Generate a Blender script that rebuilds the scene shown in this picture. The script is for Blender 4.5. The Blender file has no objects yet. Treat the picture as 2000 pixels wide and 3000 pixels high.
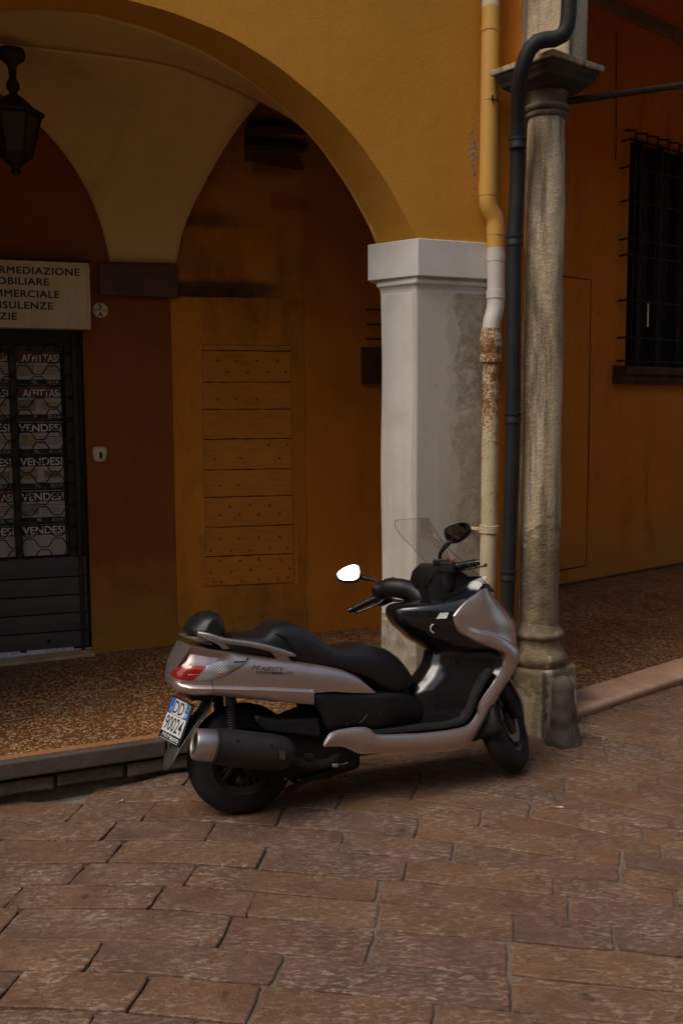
import bpy, bmesh, math, random
import numpy as np
from mathutils import Vector, Matrix
from mathutils import noise as mnoise
random.seed(7)
sc = bpy.context.scene
col = sc.collection
rad = math.radians

# ------------------------------------------------------------------ camera
cam_d = bpy.data.cameras.new('camera')
cam_d.sensor_fit = 'VERTICAL'
cam_d.sensor_height = 36.0
cam_d.lens = 35.0
cam_d.clip_start = 0.05
cam_d.clip_end = 400.0
cam = bpy.data.objects.new('camera', cam_d)
col.objects.link(cam)
cam.matrix_world = Matrix.Translation((0, 0, 1.98)) @ Matrix.Rotation(rad(90 - 6.0), 4, 'X') @ Matrix.Rotation(rad(-0.3), 4, 'Z')
sc.camera = cam

# ------------------------------------------------------------------ light
SUN_EL, SUN_AZ = 54.0, 232.0         # azimuth clockwise from +Y: behind and to the left of the camera
world = bpy.data.worlds.new('World')
sc.world = world
world.use_nodes = True
wn = world.node_tree
bg = wn.nodes['Background']
sky = wn.nodes.new('ShaderNodeTexSky')
sky.sky_type = 'NISHITA'
sky.sun_disc = False
sky.sun_elevation = rad(SUN_EL)
sky.sun_rotation = rad(SUN_AZ)
sky.air_density = 1.0
sky.dust_density = 4.0
sky.ozone_density = 1.0
wn.links.new(sky.outputs[0], bg.inputs[0])
bg.inputs[1].default_value = 0.15
sun_d = bpy.data.lights.new('sun', 'SUN')
sun_d.energy = 1.35
sun_d.angle = rad(32)
sun_d.color = (1.0, 0.95, 0.88)
sun = bpy.data.objects.new('sun', sun_d)
col.objects.link(sun)
_d = Vector((math.sin(rad(SUN_AZ)) * math.cos(rad(SUN_EL)), math.cos(rad(SUN_AZ)) * math.cos(rad(SUN_EL)), math.sin(rad(SUN_EL))))
sun.rotation_euler = _d.to_track_quat('Z', 'Y').to_euler()
sun.location = _d * 30
sc.view_settings.view_transform = 'Standard'
sc.view_settings.look = 'None'
sc.view_settings.gamma = 1.0
sc.view_settings.use_curve_mapping = False
sc.view_settings.exposure = -0.08

# ------------------------------------------------------------------ helpers
def link(o, parent=None):
    col.objects.link(o)
    if parent is not None:
        o.parent = parent
    return o

def mesh(name, verts, faces, mat=None, parent=None, smooth=False, loc=None, rot=None, smooth_angle=None):
    me = bpy.data.meshes.new(name)
    me.from_pydata([tuple(map(float, v)) for v in verts], [], [tuple(f) for f in faces])
    bm = bmesh.new(); bm.from_mesh(me)
    bmesh.ops.remove_doubles(bm, verts=bm.verts, dist=1e-6)
    bmesh.ops.recalc_face_normals(bm, faces=bm.faces)
    bm.to_mesh(me); bm.free()
    if mat is not None:
        me.materials.append(mat)
    if smooth:
        for p in me.polygons: p.use_smooth = True
        if smooth_angle is not None:
            me.set_sharp_from_angle(angle=rad(smooth_angle))
    o = bpy.data.objects.new(name, me)
    link(o, parent)
    if loc is not None: o.location = loc
    if rot is not None: o.rotation_euler = rot
    return o

def empty(name, loc=(0, 0, 0), rot=(0, 0, 0), parent=None):
    o = bpy.data.objects.new(name, None)
    o.empty_display_size = 0.1
    link(o, parent)
    o.location = loc; o.rotation_euler = rot
    return o

def tag(o, label=None, cat=None, group=None, kind=None):
    if label: o['label'] = label
    if cat: o['category'] = cat
    if group: o['group'] = group
    if kind: o['kind'] = kind
    return o

class MB:
    """collects shapes into one mesh"""
    def __init__(s): s.v = []; s.f = []
    def add(s, v, f):
        b = len(s.v); s.v += [tuple(p) for p in v]; s.f += [tuple(i + b for i in q) for q in f]; return s
    def box(s, x0, x1, y0, y1, z0, z1):
        v = [(x, y, z) for z in (z0, z1) for y in (y0, y1) for x in (x0, x1)]
        return s.add(v, [(0, 1, 3, 2), (4, 6, 7, 5), (0, 4, 5, 1), (2, 3, 7, 6), (0, 2, 6, 4), (1, 5, 7, 3)])
    def prism(s, poly, z0, z1):
        n = len(poly)
        v = [(x, y, z0) for x, y in poly] + [(x, y, z1) for x, y in poly]
        f = [tuple(range(n - 1, -1, -1)), tuple(range(n, 2 * n))] + [(i, (i + 1) % n, n + (i + 1) % n, n + i) for i in range(n)]
        return s.add(v, f)
    def loft(s, rings, closed=True, cap=True):
        n = len(rings[0]); v = [p for r in rings for p in r]; f = []
        m = n if closed else n - 1
        for k in range(len(rings) - 1):
            for i in range(m):
                j = (i + 1) % n
                f.append((k * n + i, k * n + j, (k + 1) * n + j, (k + 1) * n + i))
        if cap and closed:
            f.append(tuple(range(n - 1, -1, -1))); b = (len(rings) - 1) * n; f.append(tuple(range(b, b + n)))
        return s.add(v, f)
    def tube(s, path, r, seg=10, sx=1.0, sy=1.0, cap=True):
        path = [Vector(p) for p in path]; n = len(path)
        rr = r if isinstance(r, (list, tuple)) else [r] * n
        rings = []; up = None
        for i, p in enumerate(path):
            t = (path[min(i + 1, n - 1)] - path[max(i - 1, 0)]).normalized()
            if up is None:
                up = Vector((0, 0, 1)) if abs(t.z) < 0.9 else Vector((1, 0, 0))
            a = (up - t * up.dot(t)).normalized(); b = t.cross(a); up = a
            rings.append([p + a * (rr[i] * sx * math.cos(2 * math.pi * k / seg)) + b * (rr[i] * sy * math.sin(2 * math.pi * k / seg)) for k in range(seg)])
        return s.loft(rings, True, cap)
    def lathe(s, prof, seg=32, axis='Z', c=(0, 0, 0), cap=False):
        rings = []
        for r, h in prof:
            ring = []
            for k in range(seg):
                a = 2 * math.pi * k / seg; x, y = r * math.cos(a), r * math.sin(a)
                if axis == 'Z': p = (c[0] + x, c[1] + y, c[2] + h)
                elif axis == 'Y': p = (c[0] + x, c[1] + h, c[2] + y)
                else: p = (c[0] + h, c[1] + x, c[2] + y)
                ring.append(p)
            rings.append(ring)
        return s.loft(rings, True, cap)
    def grid(s, P):
        n = len(P[0]); v = [p for r in P for p in r]
        f = [(k * n + i, k * n + i + 1, (k + 1) * n + i + 1, (k + 1) * n + i) for k in range(len(P) - 1) for i in range(n - 1)]
        return s.add(v, f)
    def build(s, name, mat=None, parent=None, smooth=False, ang=None, loc=None, rot=None):
        return mesh(name, s.v, s.f, mat, parent, smooth, loc, rot, ang)

def bevel(o, w=0.005, seg=2, ang=35):
    m = o.modifiers.new('bevel', 'BEVEL'); m.width = w; m.segments = seg; m.limit_method = 'ANGLE'; m.angle_limit = rad(ang); return o
def subsurf(o, n=1):
    m = o.modifiers.new('subsurf', 'SUBSURF'); m.levels = n; m.render_levels = n; return o
def solid(o, t, off=-1):
    m = o.modifiers.new('solid', 'SOLIDIFY'); m.thickness = t; m.offset = off; return o

def resample(pts, n):
    """smooth (Catmull-Rom, chord-spaced) resampling of a polyline of any dimension"""
    P = np.array(pts, float)
    d = np.r_[0, np.cumsum(np.maximum(np.linalg.norm(np.diff(P, axis=0), axis=1), 1e-6))]
    t = np.linspace(0, d[-1], n); out = []
    T = np.zeros_like(P)
    for i in range(len(P)):
        a, b = max(i - 1, 0), min(i + 1, len(P) - 1)
        T[i] = (P[b] - P[a]) / (d[b] - d[a])
    for x in t:
        i = min(max(np.searchsorted(d, x) - 1, 0), len(P) - 2)
        h = d[i + 1] - d[i]; u = (x - d[i]) / h
        out.append((2*u**3-3*u*u+1)*P[i] + (u**3-2*u*u+u)*h*T[i] + (-2*u**3+3*u*u)*P[i+1] + (u**3-u*u)*h*T[i+1])
    return np.array(out)

def param(pts, n):
    """smooth resampling keeping the index of the control points as parameter"""
    P = np.array(pts, float); out = []
    m = len(P) - 1
    for x in np.linspace(0, m, n):
        i = min(int(x), m - 1); u = x - i
        p0, p1, p2, p3 = P[max(i-1,0)], P[i], P[i+1], P[min(i+2,m)]
        out.append(0.5*((2*p1)+(-p0+p2)*u+(2*p0-5*p1+4*p2-p3)*u*u+(-p0+3*p1-3*p2+p3)*u**3))
    return np.array(out)

# ------------------------------------------------------------------ materials
class NT:
    def __init__(s, name):
        s.m = bpy.data.materials.new(name); s.m.use_nodes = True
        s.t = s.m.node_tree; s.b = s.t.nodes['Principled BSDF']
    def n(s, typ, **kw):
        nd = s.t.nodes.new(typ)
        for k, v in kw.items():
            if k.startswith('i_'):
                key = k[2:]; key = int(key) if key.isdigit() else key.replace('_', ' ')
                nd.inputs[key].default_value = v
            else: setattr(nd, k, v)
        return nd
    def l(s, a, b): s.t.links.new(a, b)
    def pos(s, scale=(1, 1, 1), obj=False):
        if obj: o = s.n('ShaderNodeTexCoord').outputs['Object']
        else: o = s.n('ShaderNodeNewGeometry').outputs['Position']
        mp = s.n('ShaderNodeMapping'); mp.inputs['Scale'].default_value = scale
        s.l(o, mp.inputs[0]); return mp.outputs[0]
    def noise(s, p, scale, detail=6, rough=0.6, dist=0.0):
        nd = s.n('ShaderNodeTexNoise'); nd.inputs['Scale'].default_value = scale; nd.inputs['Detail'].default_value = detail
        nd.inputs['Roughness'].default_value = rough; nd.inputs['Distortion'].default_value = dist
        s.l(p, nd.inputs['Vector']); return nd.outputs['Fac']
    def ramp(s, f, stops, interp='LINEAR'):
        r = s.n('ShaderNodeValToRGB'); cr = r.color_ramp; cr.interpolation = interp
        while len(cr.elements) < len(stops): cr.elements.new(0.5)
        for e, (p, c) in zip(cr.elements, stops):
            e.position = p; e.color = (c, c, c, 1) if isinstance(c, (int, float)) else (*c, 1)
        s.l(f, r.inputs[0]); return r.outputs[0]
    def mix(s, f, a, b, mode='MIX'):
        nd = s.n('ShaderNodeMix'); nd.data_type = 'RGBA'; nd.blend_type = mode
        for sock, v in ((nd.inputs['Factor'], f), (nd.inputs['A'], a), (nd.inputs['B'], b)):
            pass
        def put(sock, v):
            if isinstance(v, (int, float)): sock.default_value = v if sock.type == 'VALUE' else (v, v, v, 1)
            elif isinstance(v, tuple): sock.default_value = (*v, 1)
            else: s.l(v, sock)
        put(nd.inputs[0], f); put(nd.inputs[6], a); put(nd.inputs[7], b)
        return nd.outputs[2]
    def math(s, op, a, b=0.0, clamp=False):
        nd = s.n('ShaderNodeMath'); nd.operation = op; nd.use_clamp = clamp
        for k, v in ((0, a), (1, b)):
            if isinstance(v, (int, float)): nd.inputs[k].default_value = v
            else: s.l(v, nd.inputs[k])
        return nd.outputs[0]
    def sep(s, p):
        nd = s.n('ShaderNodeSeparateXYZ'); s.l(p, nd.inputs[0]); return nd.outputs
    def bump(s, h, strength=0.3, dist=0.01):
        nd = s.n('ShaderNodeBump'); nd.inputs['Strength'].default_value = strength; nd.inputs['Distance'].default_value = dist
        s.l(h, nd.inputs['Height']); s.l(nd.outputs[0], s.b.inputs['Normal'])
    def set(s, color=None, rough=None, metal=None, spec=None):
        for k, v in (('Base Color', color), ('Roughness', rough), ('Metallic', metal), ('Specular IOR Level', spec)):
            if v is None: continue
            i = s.b.inputs[k]
            if isinstance(v, (int, float)): i.default_value = v
            elif isinstance(v, tuple): i.default_value = (*v, 1)
            else: s.l(v, i)
        return s

def sc_(c, k): return tuple(min(1, x * k) for x in c)

def simple(name, color, rough=0.5, metal=0.0, var=0.15, nscale=8.0, bump=0.0, bscale=200.0, coat=0.0, spec=0.5, obj=True):
    m = NT(name); p = m.pos(obj=obj)
    f = m.noise(p, nscale, 5)
    m.set(m.ramp(f, [(0.3, sc_(color, 1 - var)), (0.7, sc_(color, 1 + var))]), m.ramp(m.noise(p, nscale * 2.3, 4), [(0.3, max(0.02, rough * 0.85)), (0.7, min(1, rough * 1.15))]), metal, spec)
    if bump: m.bump(m.noise(p, bscale, 4), bump, 0.004)
    if coat: m.b.inputs['Coat Weight'].default_value = coat; m.b.inputs['Coat Roughness'].default_value = 0.06
    return m.m

def plaster(name, c1, c2, blotch=0.9, grain=140.0, gstr=0.35, stain=None, stain_amt=0.5, obj=False, rough=0.93, low=None, low_z=(0.2, 1.0), scratch=True):
    """painted wall plaster: cloudy colour, fine grain, dark weather stains with their own shapes"""
    m = NT(name); p = m.pos(obj=obj)
    c = m.ramp(m.noise(p, blotch, 8, 0.65, 0.4), [(0.32, c1), (0.68, c2)])
    c = m.mix(m.ramp(m.noise(p, blotch * 7, 6, 0.7), [(0.35, 0.0), (0.75, 0.35)]), c, sc_(c1, 0.72))
    if low is not None:
        z = m.sep(p)[2]
        zz = m.math('ADD', z, m.math('MULTIPLY', m.math('SUBTRACT', m.noise(p, 3.0, 6), 0.5), 0.9))
        mr = m.n('ShaderNodeMapRange'); mr.inputs[1].default_value = low_z[0]; mr.inputs[2].default_value = low_z[1]; mr.inputs[3].default_value = 1; mr.inputs[4].default_value = 0
        m.l(zz, mr.inputs[0])
        c = m.mix(m.math('MULTIPLY', mr.outputs[0], 0.75), c, low)
    if stain is not None:
        ps = m.pos((1, 1, 0.35), obj)
        c = m.mix(m.math('MULTIPLY', m.ramp(m.noise(ps, 2.6, 9, 0.7, 0.6), [(0.55, 0.0), (0.72, 1.0)]), stain_amt), c, stain)
    if scratch:
        c = m.mix(m.math('MULTIPLY', m.ramp(m.noise(p, 38, 3, 0.5, 1.2), [(0.70, 0.0), (0.76, 1.0)]), 0.35), c, sc_(c1, 0.4))
    m.set(c, rough, 0.0, 0.25)
    h = m.math('ADD', m.math('MULTIPLY', m.noise(p, grain, 4, 0.6), 0.5), m.math('MULTIPLY', m.noise(p, 9, 5, 0.6), 1.6))
    m.bump(h, gstr, 0.006)
    return m.m

# ------------------------------------------------------------------ setting materials
def m_facade():
    m = NT('ochre_facade'); p = m.pos(obj=True); x, y, z = m.sep(p)
    c = m.ramp(m.noise(p, 1.1, 8, 0.65, 0.4), [(0.32, (0.545, 0.240, 0.026)), (0.68, (0.62, 0.285, 0.036))])
    c = m.mix(m.ramp(m.noise(p, 85, 3, 0.6), [(0.40, 0.35), (0.60, 0.0)]), c, (0.40, 0.165, 0.016))
    c = m.mix(m.math('MULTIPLY', m.ramp(m.noise(m.pos((1, 1, 0.3), True), 3.0, 7, 0.65), [(0.52, 0.0), (0.75, 1.0)]), 0.25), c, (0.40, 0.17, 0.02))
    # flaked plaster beside the rain pipe
    d = m.math('ABSOLUTE', m.math('SUBTRACT', x, 0.385)); e = m.math('ABSOLUTE', m.math('SUBTRACT', z, 3.52))
    k = m.math('ADD', m.math('MULTIPLY', d, 9.0), m.math('MULTIPLY', e, 1.3))
    fl = m.math('LESS_THAN', m.math('ADD', k, m.math('MULTIPLY', m.math('SUBTRACT', m.noise(p, 24, 6, 0.7), 0.5), 2.6)), 0.16)
    c = m.mix(fl, c, m.ramp(m.noise(p, 60, 4), [(0.35, (0.13, 0.085, 0.05)), (0.65, (0.45, 0.38, 0.28))]))
    m.set(c, 0.93, 0, 0.25)
    m.bump(m.math('SUBTRACT', m.math('ADD', m.math('MULTIPLY', m.noise(p, 140, 4, 0.6), 0.8), m.math('MULTIPLY', m.noise(p, 9, 6, 0.6), 1.4)), fl), 0.55, 0.006)
    return m.m
M_facade = m_facade()
M_soffit = plaster('ochre_soffit', (0.50, 0.225, 0.024), (0.57, 0.262, 0.030), 1.3, 130, 0.18, scratch=False)
M_vault = plaster('vault_plaster', (0.78, 0.50, 0.18), (0.82, 0.54, 0.20), 1.0, 120, 0.22, stain=(0.30, 0.15, 0.04), stain_amt=0.3, scratch=False)
M_redwall = plaster('red_plaster', (0.25, 0.068, 0.013), (0.31, 0.088, 0.016), 1.2, 120, 0.25, stain=(0.12, 0.04, 0.012), stain_amt=0.5, low=(0.42, 0.20, 0.035), low_z=(0.35, 0.85))
M_ochre = plaster('old_ochre_plaster', (0.38, 0.145, 0.014), (0.46, 0.185, 0.018), 0.8, 100, 0.35, stain=(0.16, 0.06, 0.012), stain_amt=0.75, low=(0.40, 0.22, 0.05), low_z=(0.2, 0.7))
M_orange = plaster('deep_orange_plaster', (0.52, 0.158, 0.012), (0.60, 0.192, 0.015), 0.9, 90, 0.35, stain=(0.20, 0.07, 0.012), stain_amt=0.6, low=(0.38, 0.17, 0.03), low_z=(0.15, 0.8))
M_dirt = simple('sooty_plaster', (0.085, 0.038, 0.017), 0.95, 0, 0.4, 6, 0.3, 90, spec=0.2)
M_dark = simple('dark_timber', (0.03, 0.02, 0.014), 0.8, 0, 0.4, 9, 0.2, 60, spec=0.2)
M_iron = simple('black_iron', (0.018, 0.016, 0.015), 0.6, 0.3, 0.4, 30, 0.2, 120)

def m_pier():
    m = NT('peeling_white_plaster'); p = m.pos(obj=True); x, y, z = m.sep(p)
    base = m.ramp(m.noise(p, 1.6, 8, 0.65), [(0.3, (0.60, 0.55, 0.47)), (0.7, (0.68, 0.64, 0.57))])
    ps = m.pos((3.0, 3.0, 0.22), True)
    base = m.mix(m.math('MULTIPLY', m.ramp(m.noise(ps, 2.2, 6, 0.6), [(0.5, 0.0), (0.75, 1.0)]), 0.4), base, (0.36, 0.30, 0.22))
    # bare cement where the coat came off: the street corner strip, and low down
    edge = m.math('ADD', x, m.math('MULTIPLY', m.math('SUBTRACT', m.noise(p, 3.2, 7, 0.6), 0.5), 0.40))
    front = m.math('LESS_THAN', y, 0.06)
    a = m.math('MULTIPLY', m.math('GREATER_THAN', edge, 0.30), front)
    a = m.math('MULTIPLY', a, m.math('LESS_THAN', z, 2.69))
    lowz = m.math('ADD', z, m.math('MULTIPLY', m.math('SUBTRACT', m.noise(p, 4.5, 8, 0.65), 0.5), 1.3))
    b = m.math('LESS_THAN', lowz, 0.72)
    peel = m.math('MAXIMUM', a, b)
    cem = m.ramp(m.noise(p, 13, 9, 0.75, 0.5), [(0.32, (0.20, 0.165, 0.115)), (0.5, (0.33, 0.28, 0.205)), (0.64, (0.46, 0.40, 0.31)), (0.72, (0.58, 0.53, 0.44))])
    base = m.mix(m.math('MULTIPLY', front, m.ramp(m.noise(m.pos((2, 2, 0.3), True), 2.0, 6), [(0.25, 0.35), (0.75, 0.75)])), base, (0.43, 0.355, 0.26))  # browner front face: part stain, part its shade put into the colour
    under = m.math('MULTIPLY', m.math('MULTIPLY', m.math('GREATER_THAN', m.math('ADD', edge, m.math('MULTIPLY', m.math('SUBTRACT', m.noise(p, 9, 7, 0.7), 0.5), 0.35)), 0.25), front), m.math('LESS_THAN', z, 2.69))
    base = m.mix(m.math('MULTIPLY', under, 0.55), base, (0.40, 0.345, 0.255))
    base = m.mix(m.math('MULTIPLY', m.ramp(m.noise(p, 3.0, 8, 0.7), [(0.48, 0.0), (0.72, 1.0)]), 0.30), base, (0.36, 0.31, 0.235))
    c = m.mix(peel, base, cem)
    # older repaint band, a faint tone change
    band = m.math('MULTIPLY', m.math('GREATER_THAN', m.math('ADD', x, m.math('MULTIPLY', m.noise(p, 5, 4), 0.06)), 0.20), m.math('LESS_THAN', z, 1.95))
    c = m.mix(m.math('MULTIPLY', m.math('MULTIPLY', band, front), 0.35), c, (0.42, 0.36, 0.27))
    c = m.mix(m.math('MULTIPLY', m.ramp(m.noise(p, 26, 3, 0.5, 1.5), [(0.70, 0.0), (0.74, 1.0)]), 0.4), c, (0.2, 0.17, 0.13))
    m.set(c, 0.9, 0, 0.25)
    h = m.math('ADD', m.math('MULTIPLY', peel, -1.0), m.math('MULTIPLY', m.noise(p, 60, 5), m.math('ADD', 0.25, m.math('MULTIPLY', peel, 0.8))))
    m.bump(h, 0.5, 0.006)
    return m.m
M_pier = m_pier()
M_white = plaster('white_capital_plaster', (0.60, 0.56, 0.49), (0.68, 0.64, 0.57), 2.0, 160, 0.15, stain=(0.45, 0.40, 0.33), stain_amt=0.4, obj=True)

def m_terrazzo():
    m = NT('terrazzo_chips'); p = m.pos()
    pd = m.mix(0.12, p, m.n('ShaderNodeTexNoise', i_Scale=30.0).outputs['Color'])
    v = m.n('ShaderNodeTexVoronoi'); v.inputs['Scale'].default_value = 72; m.l(p, v.inputs['Vector'])
    v2 = m.n('ShaderNodeTexVoronoi'); v2.feature = 'DISTANCE_TO_EDGE'; v2.inputs['Scale'].default_value = 72; m.l(p, v2.inputs['Vector'])
    r = m.sep(v.outputs['Color'])[0]
    chip = m.ramp(r, [(0.0, (0.13, 0.050, 0.014)), (0.34, (0.19, 0.074, 0.020)), (0.50, (0.30, 0.125, 0.034)), (0.66, (0.40, 0.19, 0.06)), (0.75, (0.56, 0.41, 0.24)), (1.0, (0.70, 0.57, 0.40))], 'CONSTANT')
    gr = m.ramp(v2.outputs['Distance'], [(0.05, 1.0), (0.14, 0.0)])
    c = m.mix(gr, chip, (0.15, 0.058, 0.017))
    big = m.ramp(m.noise(p, 1.4, 6, 0.6), [(0.3, 0.62), (0.7, 1.1)])
    c = m.mix(1.0, c, big, 'MULTIPLY')
    m.set(c, m.ramp(m.noise(p, 5, 5), [(0.3, 0.42), (0.7, 0.65)]), 0, 0.35)
    m.bump(m.noise(p, 45, 4), 0.08, 0.004)
    return m.m
M_terrazzo = m_terrazzo()
M_border = simple('orange_terrazzo_border', (0.33, 0.15, 0.055), 0.6, 0, 0.25, 40, 0.15, 120, obj=False)

def m_stone(name, cols, speck, sp_amt=0.6, rough=0.72, bs=0.5, rnd=True, scale=1.0):
    m = NT(name); p = m.pos()
    if rnd:
        oi = m.n('ShaderNodeObjectInfo'); base = m.ramp(oi.outputs['Random'], [(i / max(1, len(cols) - 1), c) for i, c in enumerate(cols)])
        off = m.n('ShaderNodeVectorMath'); off.operation = 'ADD'; m.l(p, off.inputs[0])
        cb = m.n('ShaderNodeCombineXYZ'); m.l(m.math('MULTIPLY', oi.outputs['Random'], 37.0), cb.inputs[0]); m.l(cb.outputs[0], off.inputs[1])
        p = off.outputs[0]
    else:
        base = m.ramp(m.noise(p, 1.3, 6), [(0.3, cols[0]), (0.7, cols[-1])])
    c = m.mix(0.75, base, m.ramp(m.noise(p, 3.5 * scale, 8, 0.7, 0.5), [(0.25, 0.50), (0.75, 1.35)]), 'MULTIPLY')
    pm = m.n('ShaderNodeMapping'); pm.inputs['Scale'].default_value = (0.55, 1.5, 1); pm.inputs['Rotation'].default_value = (0, 0, 0.25); m.l(p, pm.inputs[0])
    s1 = m.ramp(m.noise(pm.outputs[0], 44 * scale, 6, 0.72, 0.7), [(0.50, 0.0), (0.60, 1.0)])
    s2 = m.ramp(m.noise(p, 3.0 * scale, 4, 0.6), [(0.38, 0.12), (0.66, 1.0)])
    c = m.mix(m.math('MULTIPLY', m.math('MULTIPLY', s1, s2), sp_amt), c, speck)
    c = m.mix(m.math('MULTIPLY', m.ramp(m.noise(p, 30 * scale, 3, 0.5, 0.4), [(0.64, 0.0), (0.72, 1.0)]), 0.55), c, sc_(cols[0], 0.35))
    c = m.mix(m.math('MULTIPLY', m.ramp(m.noise(p, 5.5 * scale, 2, 0.5, 0.3), [(0.73, 0.0), (0.76, 1.0)]), 0.6), c, sc_(cols[0], 0.3))
    m.set(c, m.ramp(m.noise(p, 12, 5), [(0.3, rough * 0.8), (0.7, rough * 1.15)]), 0, 0.35)
    h = m.math('ADD', m.math('MULTIPLY', m.noise(p, 55 * scale, 6, 0.7), 1.0), m.math('MULTIPLY', m.noise(p, 9 * scale, 4), 1.2))
    m.bump(h, bs, 0.008)
    return m.m
M_paver = m_stone('worn_street_stone', [(0.172, 0.086, 0.043), (0.158, 0.078, 0.045), (0.182, 0.092, 0.044), (0.142, 0.075, 0.050), (0.188, 0.096, 0.045), (0.150, 0.081, 0.052)], (0.36, 0.285, 0.215), 0.95, rough=0.60, bs=1.0)
M_joint = m_stone('joint_mortar', [(0.10, 0.074, 0.052), (0.24, 0.185, 0.135)], (0.30, 0.245, 0.19), 0.6, 0.9, 1.0, rnd=False)
M_kerb = m_stone('dark_kerb_stone', [(0.075, 0.056, 0.045), (0.11, 0.085, 0.068)], (0.16, 0.13, 0.10), 0.4, 0.8, 0.4, rnd=False)
M_rubble = m_stone('mossy_rubble', [(0.070, 0.064, 0.042), (0.095, 0.085, 0.058), (0.11, 0.075, 0.048)], (0.20, 0.18, 0.13), 0.4, 0.9, 0.9)
M_marble = m_stone('pink_marble_kerb', [(0.52, 0.30, 0.175), (0.60, 0.37, 0.23)], (0.66, 0.46, 0.32), 0.3, 0.38, 0.15, rnd=False)
M_sillstone = m_stone('sill_stone', [(0.42, 0.28, 0.15), (0.50, 0.35, 0.20)], (0.55, 0.42, 0.28), 0.3, 0.7, 0.2, rnd=False)

def m_column():
    m = NT('weathered_sandstone'); p = m.pos(obj=True); x, y, z = m.sep(p)
    ps = m.pos((1.7, 1.7, 0.42), True)
    c = m.ramp(m.noise(ps, 2.7, 9, 0.66, 0.6), [(0.30, (0.12, 0.088, 0.055)), (0.42, (0.33, 0.25, 0.155)), (0.54, (0.52, 0.41, 0.265)), (0.72, (0.60, 0.49, 0.33))])
    c = m.mix(m.ramp(m.noise(p, 48, 7, 0.75), [(0.50, 0.0), (0.64, 0.45)]), c, (0.22, 0.165, 0.10))
    c = m.mix(m.ramp(m.noise(m.pos((5, 5, 0.35), True), 3.4, 5, 0.6), [(0.52, 0.0), (0.66, 0.8)]), c, (0.115, 0.085, 0.055))
    lowz = m.math('ADD', z, m.math('MULTIPLY', m.math('SUBTRACT', m.noise(p, 9, 7), 0.5), 1.3))
    peel = m.math('MULTIPLY', m.math('LESS_THAN', lowz, 1.16), m.math('GREATER_THAN', lowz, 0.30))
    c = m.mix(m.math('MULTIPLY', peel, 0.7), c, m.ramp(m.noise(p, 16, 8, 0.75), [(0.3, (0.060, 0.045, 0.026)), (0.7, (0.27, 0.205, 0.115))]))
    m.set(c, 0.92, 0, 0.2)
    h = m.math('ADD', m.math('ADD', m.math('MULTIPLY', m.noise(p, 62, 6, 0.7), 1.2), m.math('MULTIPLY', m.noise(p, 17, 6, 0.7), 1.4)), m.math('MULTIPLY', peel, -0.8))
    m.bump(h, 0.8, 0.012)
    return m.m
M_column = m_column()

# ------------------------------------------------------------------ ground
def smooth01(t): t = max(0.0, min(1.0, t)); return t * t * (3 - 2 * t)
def z_street(x, y): return -0.07 * smooth01((-0.55 - x) / 1.1)
KA = rad(19.0); K0 = Vector((-1.76, 4.953)); KU = Vector((math.cos(KA), math.sin(KA))); KN = Vector((-math.sin(KA), math.cos(KA)))
def z_floor(x): return 0.17 + 0.035 * (x + 1.725)

g = MB()
xs = [-60, -12] + [-5 + 0.25 * i for i in range(49)] + [14, 60]
ys = [-60, -6] + [0.25 * i for i in range(41)] + [16, 60]
g.grid([[(x, y, z_street(x, y) - 0.0095 - 0.011 * smooth01((-0.2 - x) / 0.3) + (0.003 * math.sin(x * 9.1 + y * 4.3) * math.sin(y * 7.7 - x * 3.1) if abs(x) < 7 and 0 < y < 9 else 0)) for x in xs] for y in ys])
street = g.build('street', M_joint, smooth=True); tag(street, kind='structure')

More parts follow.
